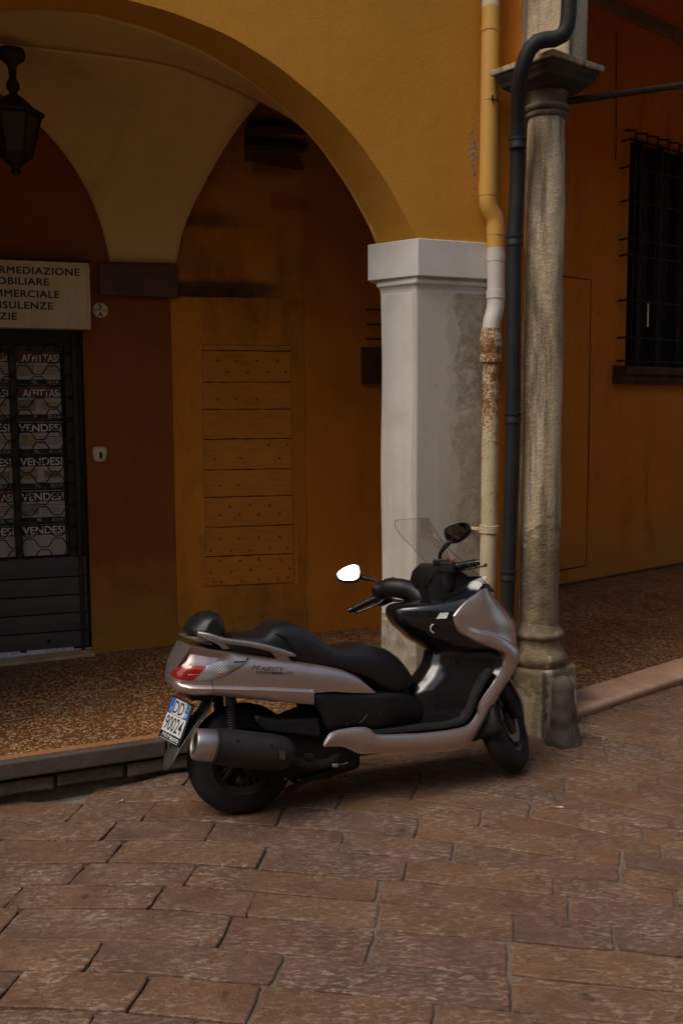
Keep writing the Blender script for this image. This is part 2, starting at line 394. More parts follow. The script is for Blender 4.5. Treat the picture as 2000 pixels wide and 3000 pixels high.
# paving stones, row by row; rows swing round to the right of the scooter
def warp(u, v):
    b = 0.25 * max(0, u) ** 1.6 * max(0.0, min(v - 4.0, 1.1))
    return (u + 0.16 * (v - 4.0), v - 0.19 * u - b)
rng = random.Random(11)
v = 2.15; row = 0
while v < 8.6:
    hgt = rng.uniform(0.195, 0.235)
    u = -5.2 + rng.uniform(0, 0.5)
    while u < 5.2:
        L = rng.choice([0.38, 0.5, 0.58, 0.64, 0.7, 0.82]) * rng.uniform(0.92, 1.08)
        cx, cy = warp(u + L / 2, v + hgt / 2)
        vis = cy > 1.9 and abs(cx) < 0.37 * cy + 1.7 and cy < 8.3
        kd = (Vector((cx, cy)) - K0).dot(KN)
        if kd > 0.12 and cx < 1.0: vis = False
        if cx > 1.0 and (Vector((cx, cy)) - Vector((1.504, 6.152))).dot(Vector((-math.sin(rad(40.5)), math.cos(rad(40.5))))) > 0.25: vis = False
        if vis:
            gp = rng.choice([0.003, 0.004, 0.0055, 0.007]); ge = rng.choice([0.003, 0.004, 0.005, 0.007])
            c4 = [(u + ge, v + gp), (u + L - ge, v + gp), (u + L - ge, v + hgt - gp), (u + ge, v + hgt - gp)]
            c4 = [(a + rng.uniform(-.008, .008), b + rng.uniform(-.005, .005)) for a, b in c4]
            out = []
            for k in range(4):
                (a0, b0), (a1, b1) = c4[k], c4[(k + 1) % 4]
                n = 9 if k % 2 == 0 else 5
                for i in range(n):
                    t = i / n; r = 0.0034 if i else 0.0
                    # rounded corner: pull the corner itself inwards
                    pa, pb = a0 + (a1 - a0) * t, b0 + (b1 - b0) * t
                    if i == 0:
                        pa += (u + L / 2 - pa) * 0.014; pb += (v + hgt / 2 - pb) * 0.045
                    out.append(warp(pa + rng.uniform(-r, r), pb + rng.uniform(-r, r)))
            tx, ty = rng.uniform(-.004, .004), rng.uniform(-.009, .009); dz = rng.uniform(-.002, .002)
            def zz(x, y, o): return z_street(x, y) + dz + tx * (x - cx) + ty * (y - cy) + o
            m = len(out)
            ins = [(x + (cx - x) * min(0.3, 0.006 / max(0.02, math.hypot(x - cx, y - cy))), y + (cy - y) * min(0.3, 0.006 / max(0.02, math.hypot(x - cx, y - cy)))) for x, y in out]
            V = [(x, y, zz(x, y, -0.06)) for x, y in out] + [(x, y, zz(x, y, -0.004)) for x, y in out] + [(x, y, zz(x, y, 0.0)) for x, y in ins]
            V += [(x + (cx - x) * .45, y + (cy - y) * .45, zz(x, y, rng.uniform(-.001, .0025))) for x, y in ins] + [(cx, cy, zz(cx, cy, 0.002))]
            F = []
            for k in range(m):
                j = (k + 1) % m
                for q in range(3): F.append((q * m + k, q * m + j, (q + 1) * m + j, (q + 1) * m + k))
                F.append((3 * m + k, 3 * m + j, 4 * m))
            mesh('paving_stone', V, F, M_paver, street, smooth=True, smooth_angle=25)
        u += L
    v += hgt; row += 1

# ------------------------------------------------------------------ left portico floor and kerb
def kp(s, n): q = K0 + KU * s + KN * n; return (q.x, q.y)
KEND = 2.85
f = MB()
rows = []
for n in (0.115, 0.5, 1.0, 2.0, 4.2):
    rows.append([(kp(s, n)[0], kp(s, n)[1], z_floor(kp(s, n)[0])) for s in (-9, -4, -1, 0, 1, 2, KEND, 3.6)])
f.grid(rows)
floor = f.build('portico_floor', M_terrazzo); tag(floor, kind='structure')
b = MB()
def bar(sa, sb, n0, n1, zt, zb):
    r = []
    for s in (sa, sb):
        pts = [(n0, zt), (n1, zt), (n1, zb), (n0, zb)]
        r.append([(kp(s, n)[0], kp(s, n)[1], z_floor(kp(s, n)[0]) + z) for n, z in pts])
    return r
b.loft(bar(-9, KEND, 0.05, 0.114, 0.002, -0.094))
bo = b.build('floor_border', M_border, floor)
s = -6.0; rk = random.Random(5)
while s < KEND - 0.1:
    L = rk.uniform(1.1, 1.6); e = min(s + L, KEND)
    q = MB(); q.loft(bar(s + 0.003, e - 0.003, 0.0 + rk.uniform(-.004, .004), 0.049, rk.uniform(-.002, .002), -0.095))
    bevel(q.build('kerb_slab', M_kerb, floor), 0.012, 3)
    s = e
# rubble masonry under the slab
q = MB(); q.loft([[(kp(s, n)[0], kp(s, n)[1], z_floor(kp(s, n)[0]) + z) for n, z in ((0.07, -0.097), (0.3, -0.097), (0.3, -0.5), (0.06, -0.5))] for s in (-9, KEND)])
q.build('kerb_bedding', M_rubble, floor)
for cz, h in ((-0.150, 0.085),):
    s = -0.6
    while s < 1.9:
        L = rk.uniform(0.16, 0.42)
        q = MB(); d = rk.uniform(-0.014, 0.022)
        x0 = []
        for a in (s + .008, s + L * .5, s + L - .008):
            ha = h * rk.uniform(.38, .5); hb = h * rk.uniform(.38, .5)
            x0.append([(kp(a, n)[0], kp(a, n)[1], z_floor(kp(a, n)[0]) + z) for n, z in ((0.03 + d + rk.uniform(-.006, .006), cz + ha), (0.12, cz + ha), (0.12, cz - hb), (0.03 + d + rk.uniform(-.006, .006), cz - hb))])
        q.loft(x0); bevel(q.build('rubble_stone', M_rubble, floor), 0.012, 2)
        s += L

# right-hand portico floor and marble kerb
RA = rad(40.5); R0 = Vector((1.504, 6.152)); RU = Vector((math.cos(RA), math.sin(RA))); RN = Vector((-math.sin(RA), math.cos(RA)))
def rp(s, n): q = R0 + RU * s + RN * n; return (q.x, q.y)
f = MB(); f.grid([[(*rp(s, n), 0.066) for s in (-0.6, 0, 1, 2, 4, 9)] for n in (0.27, 1, 2, 3, 5)])
rfloor = f.build('portico_floor', M_terrazzo); tag(rfloor, kind='structure')
prof = [(0.268, 0.07), (0.03, 0.07), (0.012, 0.066), (0.002, 0.054), (0.0, 0.038), (0.004, 0.022), (0.014, 0.012), (0.02, -0.1), (0.268, -0.1)]
s = -0.25
for L in (1.9, 1.6, 1.7, 1.8):
    q = MB(); q.loft([[(*rp(a, n), z) for n, z in prof] for a in (s + .002, s + L * .33, s + L * .66, s + L - .002)])
    q.build('kerb_slab', M_marble, rfloor, smooth=True, ang=50); s += L

# ------------------------------------------------------------------ yellow arcaded building
FA = rad(23.0)
bld = empty('arcaded_building', (0.462, 6.10, 0), (0, 0, FA))
tag(bld, 'ochre plastered arcaded building with a round arch, vaulted porch and white corner pier', 'building')
# facade wall, local x = along the wall, y = inwards, z = up
OC, OZ, OR = -1.811, 2.092, 2.007
IC, IZ, IR = -1.876, 2.200, 1.901
TH = 0.28; ZS = 2.982; ZT = 9.5
NA = 72
def arc(cx, cz, R, y, n=NA, wob=0.0):
    a0 = math.asin((ZS - cz) / R); pts = []
    for i in range(n + 1):
        a = a0 + (math.pi - 2 * a0) * i / n
        r = R + wob * (math.sin(a * 17.0) * 0.5 + math.sin(a * 41 + 1) * 0.3)
        pts.append((cx + r * math.cos(a), y, cz + r * math.sin(a)))
    return pts
oa = arc(OC, OZ, OR, 0.0, wob=0.004); ia = arc(IC, IZ, IR, TH, wob=0.004)
fw = MB()
XR = 0.60; XL = -9.0
fw.grid([[p for p in oa], [(p[0], 0, ZT) for p in oa]])
fw.grid([[p for p in ia], [(p[0], TH, ZT) for p in ia]])
fw.grid([oa and [(XR, 0, ZS), oa[0]], [(XR, 0, ZT), (oa[0][0], 0, ZT)]])
fw.grid([[oa[-1], (XL, 0, ZS)], [(oa[-1][0], 0, ZT), (XL, 0, ZT)]])
fw.grid([[(XR, TH, ZS), ia[0]], [(XR, TH, ZT), (ia[0][0], TH, ZT)]])
fw.grid([[ia[-1], (XL, TH, ZS)], [(ia[-1][0], TH, ZT), (XL, TH, ZT)]])
fw.grid([[(XR, 0, ZS), (XR, TH, ZS)], [(XR, 0, ZT), (XR, TH, ZT)]])
fw.grid([[(XL, 0, ZT), (XR, 0, ZT)], [(XL, TH, ZT), (XR, TH, ZT)]])
facade = fw.build('facade_wall', M_facade, bld)
so = MB(); so.grid([[tuple(np.array(a) * (1 - t) + np.array(c) * t) for a, c in zip(oa, ia)] for t in (0, 0.5, 1)])
so.build('arch_soffit', M_soffit, bld, smooth=True)
# corner pier: splayed shaft, cove and block capital
def off_poly(P, d):
    n = len(P); out = []
    for i in range(n):
        a, b_, c = Vector(P[i - 1]), Vector(P[i]), Vector(P[(i + 1) % n])
        e1 = (b_ - a).normalized(); e2 = (c - b_).normalized()
        n1 = Vector((e1.y, -e1.x)); n2 = Vector((e2.y, -e2.x)); k = 1 + n1.dot(n2)
        out.append(tuple(b_ + (n1 + n2) * (d / k)))
    return out
shaft = [(0.012, 0.03), (0.59, 0.03), (0.59, 0.60), (0.10, 0.60), (-0.105, 0.285)]
def pier_mesh(parent, mirror=None):
    P = shaft
    q = MB()
    zs = [0.05] + [0.3 + 0.15 * i for i in range(16)] + [2.68]
    q.loft([[(x, y, z) for x, y in off_poly(P, 0.004 * math.sin(z * 5))] for z in zs])
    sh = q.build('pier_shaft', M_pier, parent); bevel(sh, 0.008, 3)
    q = MB()
    for d, z in ((0.001, 2.672), (0.003, 2.69), (0.009, 2.705), (0.018, 2.716), (0.022, 2.718), (0.024, 2.722), (0.027, 2.735), (0.027, 2.748)):
        pass
    q.loft([[(x, y, z) for x, y in off_poly(P, d)] for d, z in ((0.0015, 2.676), (0.004, 2.695), (0.011, 2.712), (0.021, 2.722), (0.024, 2.724), (0.026, 2.736), (0.026, 2.745), (0.018, 2.747), (0.018, 2.762))])
    q.build('capital_cove', M_white, parent)
    q = MB(); cp = [(-0.003, -0.016), (0.60, -0.016), (0.60, 0.62), (0.06, 0.62), (-0.180, 0.320)]
    q.prism(cp, 2.763, 2.984)
    bevel(q.build('capital_block', M_white, parent), 0.006, 3)
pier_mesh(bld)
# left pier of the same arch, outside the picture
q = MB(); q.prism([(-4.25, 0.03), (-3.63, 0.03), (-3.5, 0.29), (-3.5, 0.6), (-4.25, 0.6)], 0.0, 2.982); q.build('pier_shaft', M_pier, bld)
q = MB(); q.box(-9.0, -6.6, 0.02, 0.6, 0, 2.982); q.build('pier_shaft', M_pier, bld)

# inside of the porch, in world coordinates
FI = Matrix.Translation((0.462, 6.10, 0)) @ Matrix.Rotation(FA, 4, 'Z')
def wpart(mb, name, m, smooth=False, ang=None, parent=None):
    par = parent or bld
    inv = FI.inverted()
    mb.v = [tuple(inv @ Vector(p)) for p in mb.v]
    return mb.build(name, m, par, smooth, ang)
KX = Vector((-1.249, 7.456))
DA, WA = rad(19.0), rad(12.5)
def dw(s, n, z): return (KX.x + s * math.cos(DA) - n * math.sin(DA), KX.y + s * math.sin(DA) + n * math.cos(DA), z)
def rw(s, n, z): return (KX.x + s * math.cos(WA) - n * math.sin(WA), KX.y + s * math.sin(WA) + n * math.cos(WA), z)
DOOR_L, DOOR_R, DOOR_T, DOOR_B = -2.05, -0.635, 2.60, 0.19
# red wall with the shop doorway (local strips round the opening)
q = MB()
def quad(fn, s0, s1, z0, z1, n=0.0): q.add([fn(s0, n, z0), fn(s1, n, z0), fn(s1, n, z1), fn(s0, n, z1)], [(0, 1, 2, 3)])
quad(dw, DOOR_R, 0.0, -0.1, 4.9); quad(dw, -8, DOOR_L, -0.1, 4.9); quad(dw, DOOR_L, DOOR_R, DOOR_T, 4.9)
for s_ in (DOOR_L, DOOR_R): q.add([dw(s_, 0, -0.1), dw(s_, 0.22, -0.1), dw(s_, 0.22, DOOR_T), dw(s_, 0, DOOR_T)], [(0, 1, 2, 3)])
q.add([dw(DOOR_L, 0, DOOR_T), dw(DOOR_R, 0, DOOR_T), dw(DOOR_R, 0.22, DOOR_T), dw(DOOR_L, 0.22, DOOR_T)], [(0, 1, 2, 3)])
wpart(q, 'red_wall', M_redwall)
def m_oldwall():
    m = NT('sooty_ochre_wall'); p = m.pos(obj=True); x, y, z = m.sep(p)
    c = m.ramp(m.noise(p, 0.9, 8, 0.65, 0.4), [(0.32, (0.57, 0.205, 0.016)), (0.68, (0.68, 0.262, 0.022))])
    c = m.mix(m.ramp(m.noise(m.pos((1, 1, 0.4), True), 2.4, 9, 0.7, 0.7), [(0.48, 0.0), (0.72, 0.75)]), c, (0.20, 0.072, 0.012))
    # paler, dirtier coat near the floor
    zz = m.math('ADD', z, m.math('MULTIPLY', m.math('SUBTRACT', m.noise(p, 3.0, 7), 0.5), 0.9))
    lo = m.n('ShaderNodeMapRange'); lo.inputs[1].default_value = 0.2; lo.inputs[2].default_value = 0.7; lo.inputs[3].default_value = 0.8; lo.inputs[4].default_value = 0; m.l(zz, lo.inputs[0])
    c = m.mix(lo.outputs[0], c, m.ramp(m.noise(p, 12, 8, 0.7), [(0.3, (0.20, 0.10, 0.03)), (0.65, (0.44, 0.22, 0.045))]))
    # right of the old edge the wall is redder
    rt = m.math('GREATER_THAN', m.math('ADD', x, m.math('MULTIPLY', m.math('SUBTRACT', m.noise(p, 6, 5), .5), 0.03)), 1.0)
    c = m.mix(m.math('MULTIPLY', rt, 0.55), c, (0.50, 0.145, 0.012))
    # soot marks left by an older vault: soft brush-like shapes
    def soot(x0, x1, z0, z1, sx, sz, amt, tilt=0.0):
        nx = m.math('MULTIPLY', m.math('SUBTRACT', m.noise(m.pos((1.5, 1, 4), True), 3.0, 6), 0.5), 0.30)
        zt = m.math('ADD', m.math('ADD', z, m.math('MULTIPLY', x, tilt)), m.math('MULTIPLY', m.math('SUBTRACT', m.noise(m.pos((1.2, 1, 2), True), 4.0, 6), 0.5), sz * 1.2))
        def edge(v, e, w, up):
            r = m.n('ShaderNodeMapRange'); r.interpolation_type = 'SMOOTHSTEP'; r.inputs[1].default_value = e - w; r.inputs[2].default_value = e + w; r.inputs[3].default_value = 0 if up else 1; r.inputs[4].default_value = 1 if up else 0
            m.l(v, r.inputs[0]); return r.outputs[0]
        xx = m.math('ADD', x, nx)
        k = m.math('MULTIPLY', m.math('MULTIPLY', edge(x, x0, 0.01, True), edge(xx, x1, sx, False)), m.math('MULTIPLY', edge(zt, z0, sz * .4, True), edge(zt, z1, sz, False)))
        return m.math('MULTIPLY', k, amt)
    for a_ in ((0.03, 0.80, 2.80, 2.92, 0.16, 0.03, 0.95), (0.02, 0.52, 3.30, 3.42, 0.25, 0.07, 0.75), (0.02, 0.40, 3.0, 3.3, 0.25, 0.12, 0.5, 0.5), (0.56, 1.0, 3.86, 4.10, 0.03, 0.02, 0.92, 0.12), (0.62, 0.95, 3.70, 3.85, 0.12, 0.08, 0.6), (0.75, 1.05, 3.45, 3.56, 0.15, 0.08, 0.45), (0.10, 0.3, 3.6, 3.9, 0.12, 0.10, 0.7)):
        c = m.mix(m.math('MULTIPLY', soot(*a_), 0.85), c, (0.060, 0.030, 0.014))
    c = m.mix(m.math('MULTIPLY', m.ramp(m.noise(p, 38, 3, 0.5, 1.2), [(0.70, 0.0), (0.76, 1.0)]), 0.45), c, (0.12, 0.05, 0.012))
    m.set(c, 0.93, 0, 0.22)
    m.bump(m.math('ADD', m.math('MULTIPLY', m.noise(p, 100, 4, 0.6), 0.5), m.math('MULTIPLY', m.noise(p, 8, 6, 0.6), 1.8)), 0.4, 0.007)
    return m.m
M_oldwall = m_oldwall()
RWM = FI.inverted() @ (Matrix.Translation((KX.x, KX.y, 0)) @ Matrix.Rotation(WA, 4, 'Z'))
q = MB(); q.grid([[(x, 0.0, z) for x in (-0.06, 0.3, 1.4, 2.75)] for z in (-0.1, 2.5, 5.0)])
back = q.build('ochre_wall', M_oldwall, bld); back.matrix_local = RWM
for z_, n_, s1_ in ((2.80, 0.035, 0.62), (3.87, 0.10, 1.02), (4.0, 0.14, 1.05)):
    s0_ = 0.03 if z_ < 3 else 0.58
    q = MB(); q.loft([[(s_, -n_ * k, z_ + .01), (s_, .01, z_), (s_, .01, z_ + h_), (s_, -n_ * .6 * k, z_ + h_)] for s_, k, h_ in ((s0_, 1, .07), ((s0_ + s1_) / 2, .8, .07), (s1_, .1 if z_ < 3 else 1, .05))])
    o = q.build('plaster_ledge', M_dirt, bld); o.matrix_local = RWM; bevel(o, .012, 2)
# thicker, patched plaster coat left of the old edge at s = 1.0
q = MB()
e = [(1.0 + 0.006 * math.sin(z * 7), z) for z in np.linspace(0.1, 2.79, 24)]
q.grid([[rw(0.01, -0.006, z) for _, z in e], [rw(s, -0.006, z) for s, z in e], [rw(s + 0.006, 0.001, z) for s, z in e]])
q.v = [tuple((FI.inverted() @ Vector(p))) for p in q.v]
inv_ = RWM.inverted(); q.v = [tuple(inv_ @ Vector(p)) for p in q.v]
o = q.build('plaster_coat', M_oldwall, bld, True); o.matrix_local = RWM
# pilaster capital band on the red wall
q = MB(); q.loft([[dw(s_, n, z) for s_, n in ((-0.515, 0.02), (-0.515, -0.06), (0.05, -0.06), (0.05, 0.02))] for z in (2.785, 2.80, 3.00, 3.015)])
bevel(wpart(q, 'wall_capital', simple('grey_brown_plaster', (0.13, 0.070, 0.042), 0.95, 0, 0.25, 5, 0.25, 90, spec=0.2)), 0.01, 2)

# groin vault: back web between the lunette arc and the transverse arch, front web behind the facade arch
NTT, NSS = 28, 22
LC, LZ, LR = -2.018, 2.838, 1.598
def lun(t):
    a0 = math.asin((3.03 - LZ) / LR); a = a0 + (math.pi / 2 - a0) * t
    return np.array(dw(LC + LR * math.cos(a), -0.005, LZ + LR * math.sin(a)))
tb = resample([dw(0.048, -0.01, 3.04), (-1.130, 7.40, 3.28), (-0.994, 7.30, 3.515), (-0.748, 7.10, 3.83), (-0.538, 6.93, 4.018)], NTT)
ridge = resample([(-0.538, 6.93, 4.018), (-0.80, 6.80, 4.10), (-1.132, 6.62, 4.165), (-2.056, 6.35, 4.20), (-3.3, 6.0, 4.22)], NSS)
q = MB(); G = []
for i in range(NTT):
    t = i / (NTT - 1); A = lun(t ** 0.9); B = tb[i]; row_ = []
    for j in range(NSS):
        s_ = j / (NSS - 1); P = B * (1 - s_) + A * s_
        P = P + (ridge[j] - (tb[-1] * (1 - s_) + lun(1.0) * s_)) * t ** 3
        P = P + np.array((0, 0, 0.10 * math.sin(math.pi * s_) * math.sin(math.pi * t)))
        row_.append(tuple(P))
    G.append(row_)
q.grid(G)
tf = resample([(0.30, 6.40, 2.99), (0.12, 6.43, 3.28), (-0.191, 6.55, 3.70), (-0.36, 6.74, 3.88), (-0.538, 6.93, 4.018)], 16)
Bc = list(tf) + [ridge[i] for i in range(1, NSS)]
ia_w = [FI @ Vector((p[0], TH - 0.01, p[2])) for p in ia]
def along(P, n): return resample([tuple(p) for p in P], n)
kA = along(ia_w[:44], 40); kB = along(Bc, 40)
q.grid([[tuple(kA[j] * (1 - t) + kB[j] * t + np.array((0, 0, 0.05 * math.sin(math.pi * t) * min(1, j / 8)))) for j in range(40)] for t in np.linspace(0, 1, 10)])
# thin edge (rib) of the vault along the transverse arch
va = wpart(q, 'vault', M_vault, True, 35); solid(va, 0.03, 1)
# the vault goes on out of sight to the left; masonry above keeps the porch dark
q = MB(); q.add([FI @ Vector(p) for p in ((-9, TH - 0.02, 4.62), (XR, TH - 0.02, 4.62), (XR + 1.6, 3.2, 4.9), (-9, 3.6, 4.62))], [(0, 1, 2, 3)])
wpart(q, 'porch_ceiling', M_dirt)
q = MB(); q.add([FI @ Vector(p) for p in ((-8.9, 0.0, -0.2), (-8.9, 3.6, -0.2), (-8.9, 3.6, 4.7), (-8.9, 0.0, 4.7))], [(0, 1, 2, 3)]); wpart(q, 'end_wall', M_ochre)
# party wall to the neighbour
q = MB(); q.prism([(0.995, 6.32), (1.10, 6.30), (1.62, 9.9), (1.42, 9.9), (1.30, 8.05)], -0.05, 9.4)
wpart(q, 'party_wall', M_orange)

# barred window of the porch, mostly behind the pier
win = empty('barred_window', parent=bld)
q = MB(); q.loft([[rw(s_, n, z) for n, z in ((0.0, 2.16), (-0.05, 2.16), (-0.09, 2.26), (-0.09, 2.30), (-0.02, 2.44), (0, 2.44))] for s_ in (1.44, 2.3)])
wpart(q, 'window_sill', M_dirt, False, None, win)
for z in (2.50, 2.61, 2.72):
    q = MB(); q.tube([rw(1.47, -0.06, z), rw(2.3, -0.06, z)], 0.008, 6); wpart(q, 'window_bar', M_iron, True, None, win)

# shop doorway: shutter slats, lattice, glass and bills
door = empty('shop_door', (KX.x, KX.y, 0), (0, 0, DA))
tag(door, 'shop doorway with a grey shutter below and dark wavy lattice over property bills', 'shop door')
M_slat = simple('grey_shutter_metal', (0.085, 0.075, 0.066), 0.6, 0.15, 0.18, 5, 0.1, 60)
M_frame = simple('dark_door_frame', (0.022, 0.017, 0.013), 0.5, 0.1, 0.3, 12)
zl = [0.895, 0.743, 0.606, 0.470, 0.334, 0.205]
for a, b_ in zip(zl[1:], zl[:-1]):
    q = MB(); q.loft([[(x, 0.105 + n, z) for n, z in ((0, a + .002), (-0.012, a + .006), (-0.016, (a + b_) / 2), (-0.012, b_ - .010), (-0.002, b_ - .004), (0.01, b_ - .004), (0.01, a + .002))] for x in (DOOR_L + 0.02, DOOR_R - 0.02)])
    q.build('slat', M_slat, door, False)
q = MB(); q.lathe([(0.0, -0.008), (0.011, -0.008), (0.013, 0.0)], 14, 'Y', (-0.94, 0.086, 0.272)); q.build('shutter_lock', M_frame, door, True, 40)
for x0, x1 in ((DOOR_R - 0.13, DOOR_R - 0.005), (-1.145, -1.10), (-1.62, -1.575), (DOOR_L, DOOR_L + 0.1)):
    q = MB(); q.box(x0, x1, 0.11, 0.17, 0.19, DOOR_T); bevel(q.build('door_post', M_frame, door), 0.006, 2)
q = MB(); q.box(DOOR_R - 0.075, DOOR_R - 0.045, 0.075, 0.11, 0.19, DOOR_T); q.build('guide_rail', M_frame, door)
q = MB(); q.box(DOOR_L, DOOR_R, 0.105, 0.175, 2.44, DOOR_T); q.build('door_head', M_frame, door)
M_glass_dark = simple('dark_shop_glass', (0.010, 0.011, 0.010), 0.08, 0, 0.2, 3)
q = MB(); q.box(DOOR_L, DOOR_R, 0.178, 0.186, 0.19, 2.46); q.build('door_glass', M_glass_dark, door)
# scissor lattice: wavy bars crossing
M_lat = simple('lattice_iron', (0.030, 0.020, 0.014), 0.7, 0.2, 0.3, 20)
PER, DZ = 0.20, 0.0785
for k in range(20):
    q = MB(); pts = []
    n_ = 110; x0, x1 = DOOR_L + .03, DOOR_R - .03
    for i in range(n_ + 1):
        x = x0 + (x1 - x0) * i / n_; ph = 2 * math.pi * (x / PER) + (math.pi if k % 2 else 0)
        pts.append((x, 0.095 + (0.005 if k % 2 else -0.005), 0.925 + DZ * k + 0.037 * math.sin(ph) + 0.007 * math.sin(3 * ph)))
    q.tube(pts, 0.0042, 4, 1.0, 0.9); q.build('lattice_bar', M_lat, door, True)
# bills in the window
def text(s_, size, m, parent, loc, rot=(rad(90), 0, 0), xs=1.0, ex=0.0008, align='LEFT', shear=0.0, name='lettering', bold=0.0, sp=1.0, heavy=0.0):
    cu = bpy.data.curves.new(name, 'FONT'); cu.body = s_; cu.size = size; cu.extrude = ex; cu.align_x = align; cu.shear = shear; cu.offset = bold; cu.space_character = sp
    cu.resolution_u = 3
    to = bpy.data.objects.new(name, cu); col.objects.link(to)
    bpy.context.view_layer.update()
    me = bpy.data.meshes.new_from_object(to.evaluated_get(bpy.context.evaluated_depsgraph_get()))
    bpy.data.objects.remove(to); me.name = name
    me.materials.clear(); me.materials.append(m)
    if heavy:                                            # heavier strokes: the same glyphs again, shifted and a hair in front
        bm = bmesh.new(); bm.from_mesh(me)
        src = list(bm.faces)
        for k, (dx, dy) in enumerate(((heavy, 0), (0, heavy * .7), (heavy, heavy * .7))):
            g_ = bmesh.ops.duplicate(bm, geom=src)
            for v_ in g_['geom']:
                if isinstance(v_, bmesh.types.BMVert): v_.co += Vector((dx, dy, 0.0002 * (k + 1)))
        bm.to_mesh(me); bm.free()
    o = bpy.data.objects.new(name, me); link(o, parent); o.location = loc; o.rotation_euler = rot; o.scale = (xs, 1, 1)
    return o
M_paper = simple('bill_paper', (0.47, 0.42, 0.33), 0.8, 0, 0.12, 6)
M_paperw = simple('white_bill_letters', (0.74, 0.71, 0.62), 0.8, 0, 0.1, 6)
M_black = simple('black_print', (0.015, 0.015, 0.014), 0.7, 0, 0.1, 6)
M_redp = simple('red_print', (0.17, 0.040, 0.028), 0.7, 0, 0.15, 6)
M_yelp = simple('yellow_print', (0.36, 0.26, 0.12), 0.7, 0, 0.4, 30)
M_grnp = simple('green_print', (0.20, 0.20, 0.13), 0.7, 0, 0.5, 30)
M_blup = simple('blue_grey_print', (0.20, 0.21, 0.20), 0.7, 0, 0.5, 30)
heads = ['AFFITTASI', 'AFFITTASI', 'VENDESI', 'VENDESI', 'VENDESI', 'VENDESI']
heads_l = ['AFFITTASI', 'VENDESI', 'VENDESI', 'VENDESI', 'AFFITTASI', 'VENDESI']
rb0 = random.Random(9)
prt = [M_yelp, M_grnp, M_yelp, M_yelp, M_blup, M_grnp]
for c_, (bx0, bx1, hd) in enumerate(((-1.095, -0.79, heads), (-1.57, -1.15, heads_l))):
    for r_ in range(6):
        zt_ = 2.392 - r_ * 0.252
        zb_ = max(zt_ - 0.235, 0.90)
        red = hd[r_] == 'AFFITTASI'
        bill = MB().box(bx0, bx1, 0.172, 0.1745, zb_, zt_).build('bill', M_paper, door); zt_ += rb0.uniform(-.004, .004)
        MB().box(bx0 + .001, bx1 - .001, 0.1705, 0.1718, zt_ - 0.078, zt_ - 0.002).build('bill_header', M_redp if red else M_black, bill)
        text(hd[r_], 0.078 if not red else 0.074, M_paperw, bill, (bx1 - 0.004, 0.1698, zt_ - 0.070), xs=1.0 if not red else 0.80, align='RIGHT', heavy=0.003)
        if zt_ - 0.235 >= 0.90:
            MB().box(bx0 + .004, bx0 + (bx1 - bx0) * .40, 0.1705, 0.1718, zt_ - 0.172, zt_ - 0.092).build('bill_picture', prt[(r_ + c_) % 6], bill)
            if r_ % 2: MB().box(bx0 + (bx1 - bx0) * .55, bx1 - .02, 0.1705, 0.1718, zt_ - 0.165, zt_ - 0.110).build('bill_picture', prt[(r_ + 2) % 6], bill)
            lines = MB()
            for li in range(4): lines.box(bx0 + (bx1 - bx0) * .45, bx1 - .012 - 0.02 * (li % 2), 0.1708, 0.1716, zt_ - 0.105 - 0.017 * li - .004, zt_ - 0.105 - 0.017 * li)
            if r_ % 2 == 0: lines.build('bill_lines', M_redp if r_ % 4 == 0 else M_black, bill)
            MB().box(bx0 + .001, bx1 - .001, 0.1705, 0.1718, zb_ + .002, zb_ + 0.036).build('bill_footer', M_black, bill)
            text('22.11.41', 0.030, M_paperw, bill, (bx1 - 0.004, 0.1698, zb_ + 0.009), xs=0.9, align='RIGHT')
            text('TEL.', 0.026, M_paperw, bill, (bx0 + 0.10, 0.1698, zb_ + 0.009), xs=0.9)
text('IMMOBILIAREPOSTIANO.IT', 0.048, simple('grey_lettering', (0.10, 0.11, 0.11), 0.6), door, (-0.80, 0.176, 2.405), xs=0.72, align='RIGHT')
q = MB(); q.box(DOOR_L - 0.02, -0.615, -0.06, 0.12, 0.10, 0.205); sl = q.build('door_sill', M_sillstone, door); bevel(sl, 0.006, 2)
sl.rotation_euler = (0, rad(-1.8), 0)

# boarded hatch painted over with the wall
hatch = empty('boarded_hatch', parent=None)
hatch.location = (KX.x, KX.y, 0); hatch.rotation_euler = (0, 0, WA)
tag(hatch, 'old wooden hatch of nailed horizontal boards painted over in ochre on the back wall', 'hatch')
def m_board():
    m = NT('painted_boards'); p = m.pos(obj=True)
    ps = m.pos((1.2, 1, 9.0), True)
    c = m.ramp(m.noise(p, 1.6, 7), [(0.3, (0.51, 0.185, 0.015)), (0.7, (0.61, 0.235, 0.019))])
    c = m.mix(m.ramp(m.noise(ps, 5.0, 7, 0.7, 0.4), [(0.45, 0.0), (0.75, 0.6)]), c, (0.22, 0.085, 0.012))
    m.set(c, 0.8, 0, 0.3)
    m.bump(m.noise(ps, 9.0, 6, 0.65), 0.5, 0.008)
    return m.m
M_board = m_board()
zb = [0.627, 0.855, 1.080, 1.308, 1.514, 1.746, 1.969, 2.172, 2.406, 2.450]
rb = random.Random(3)
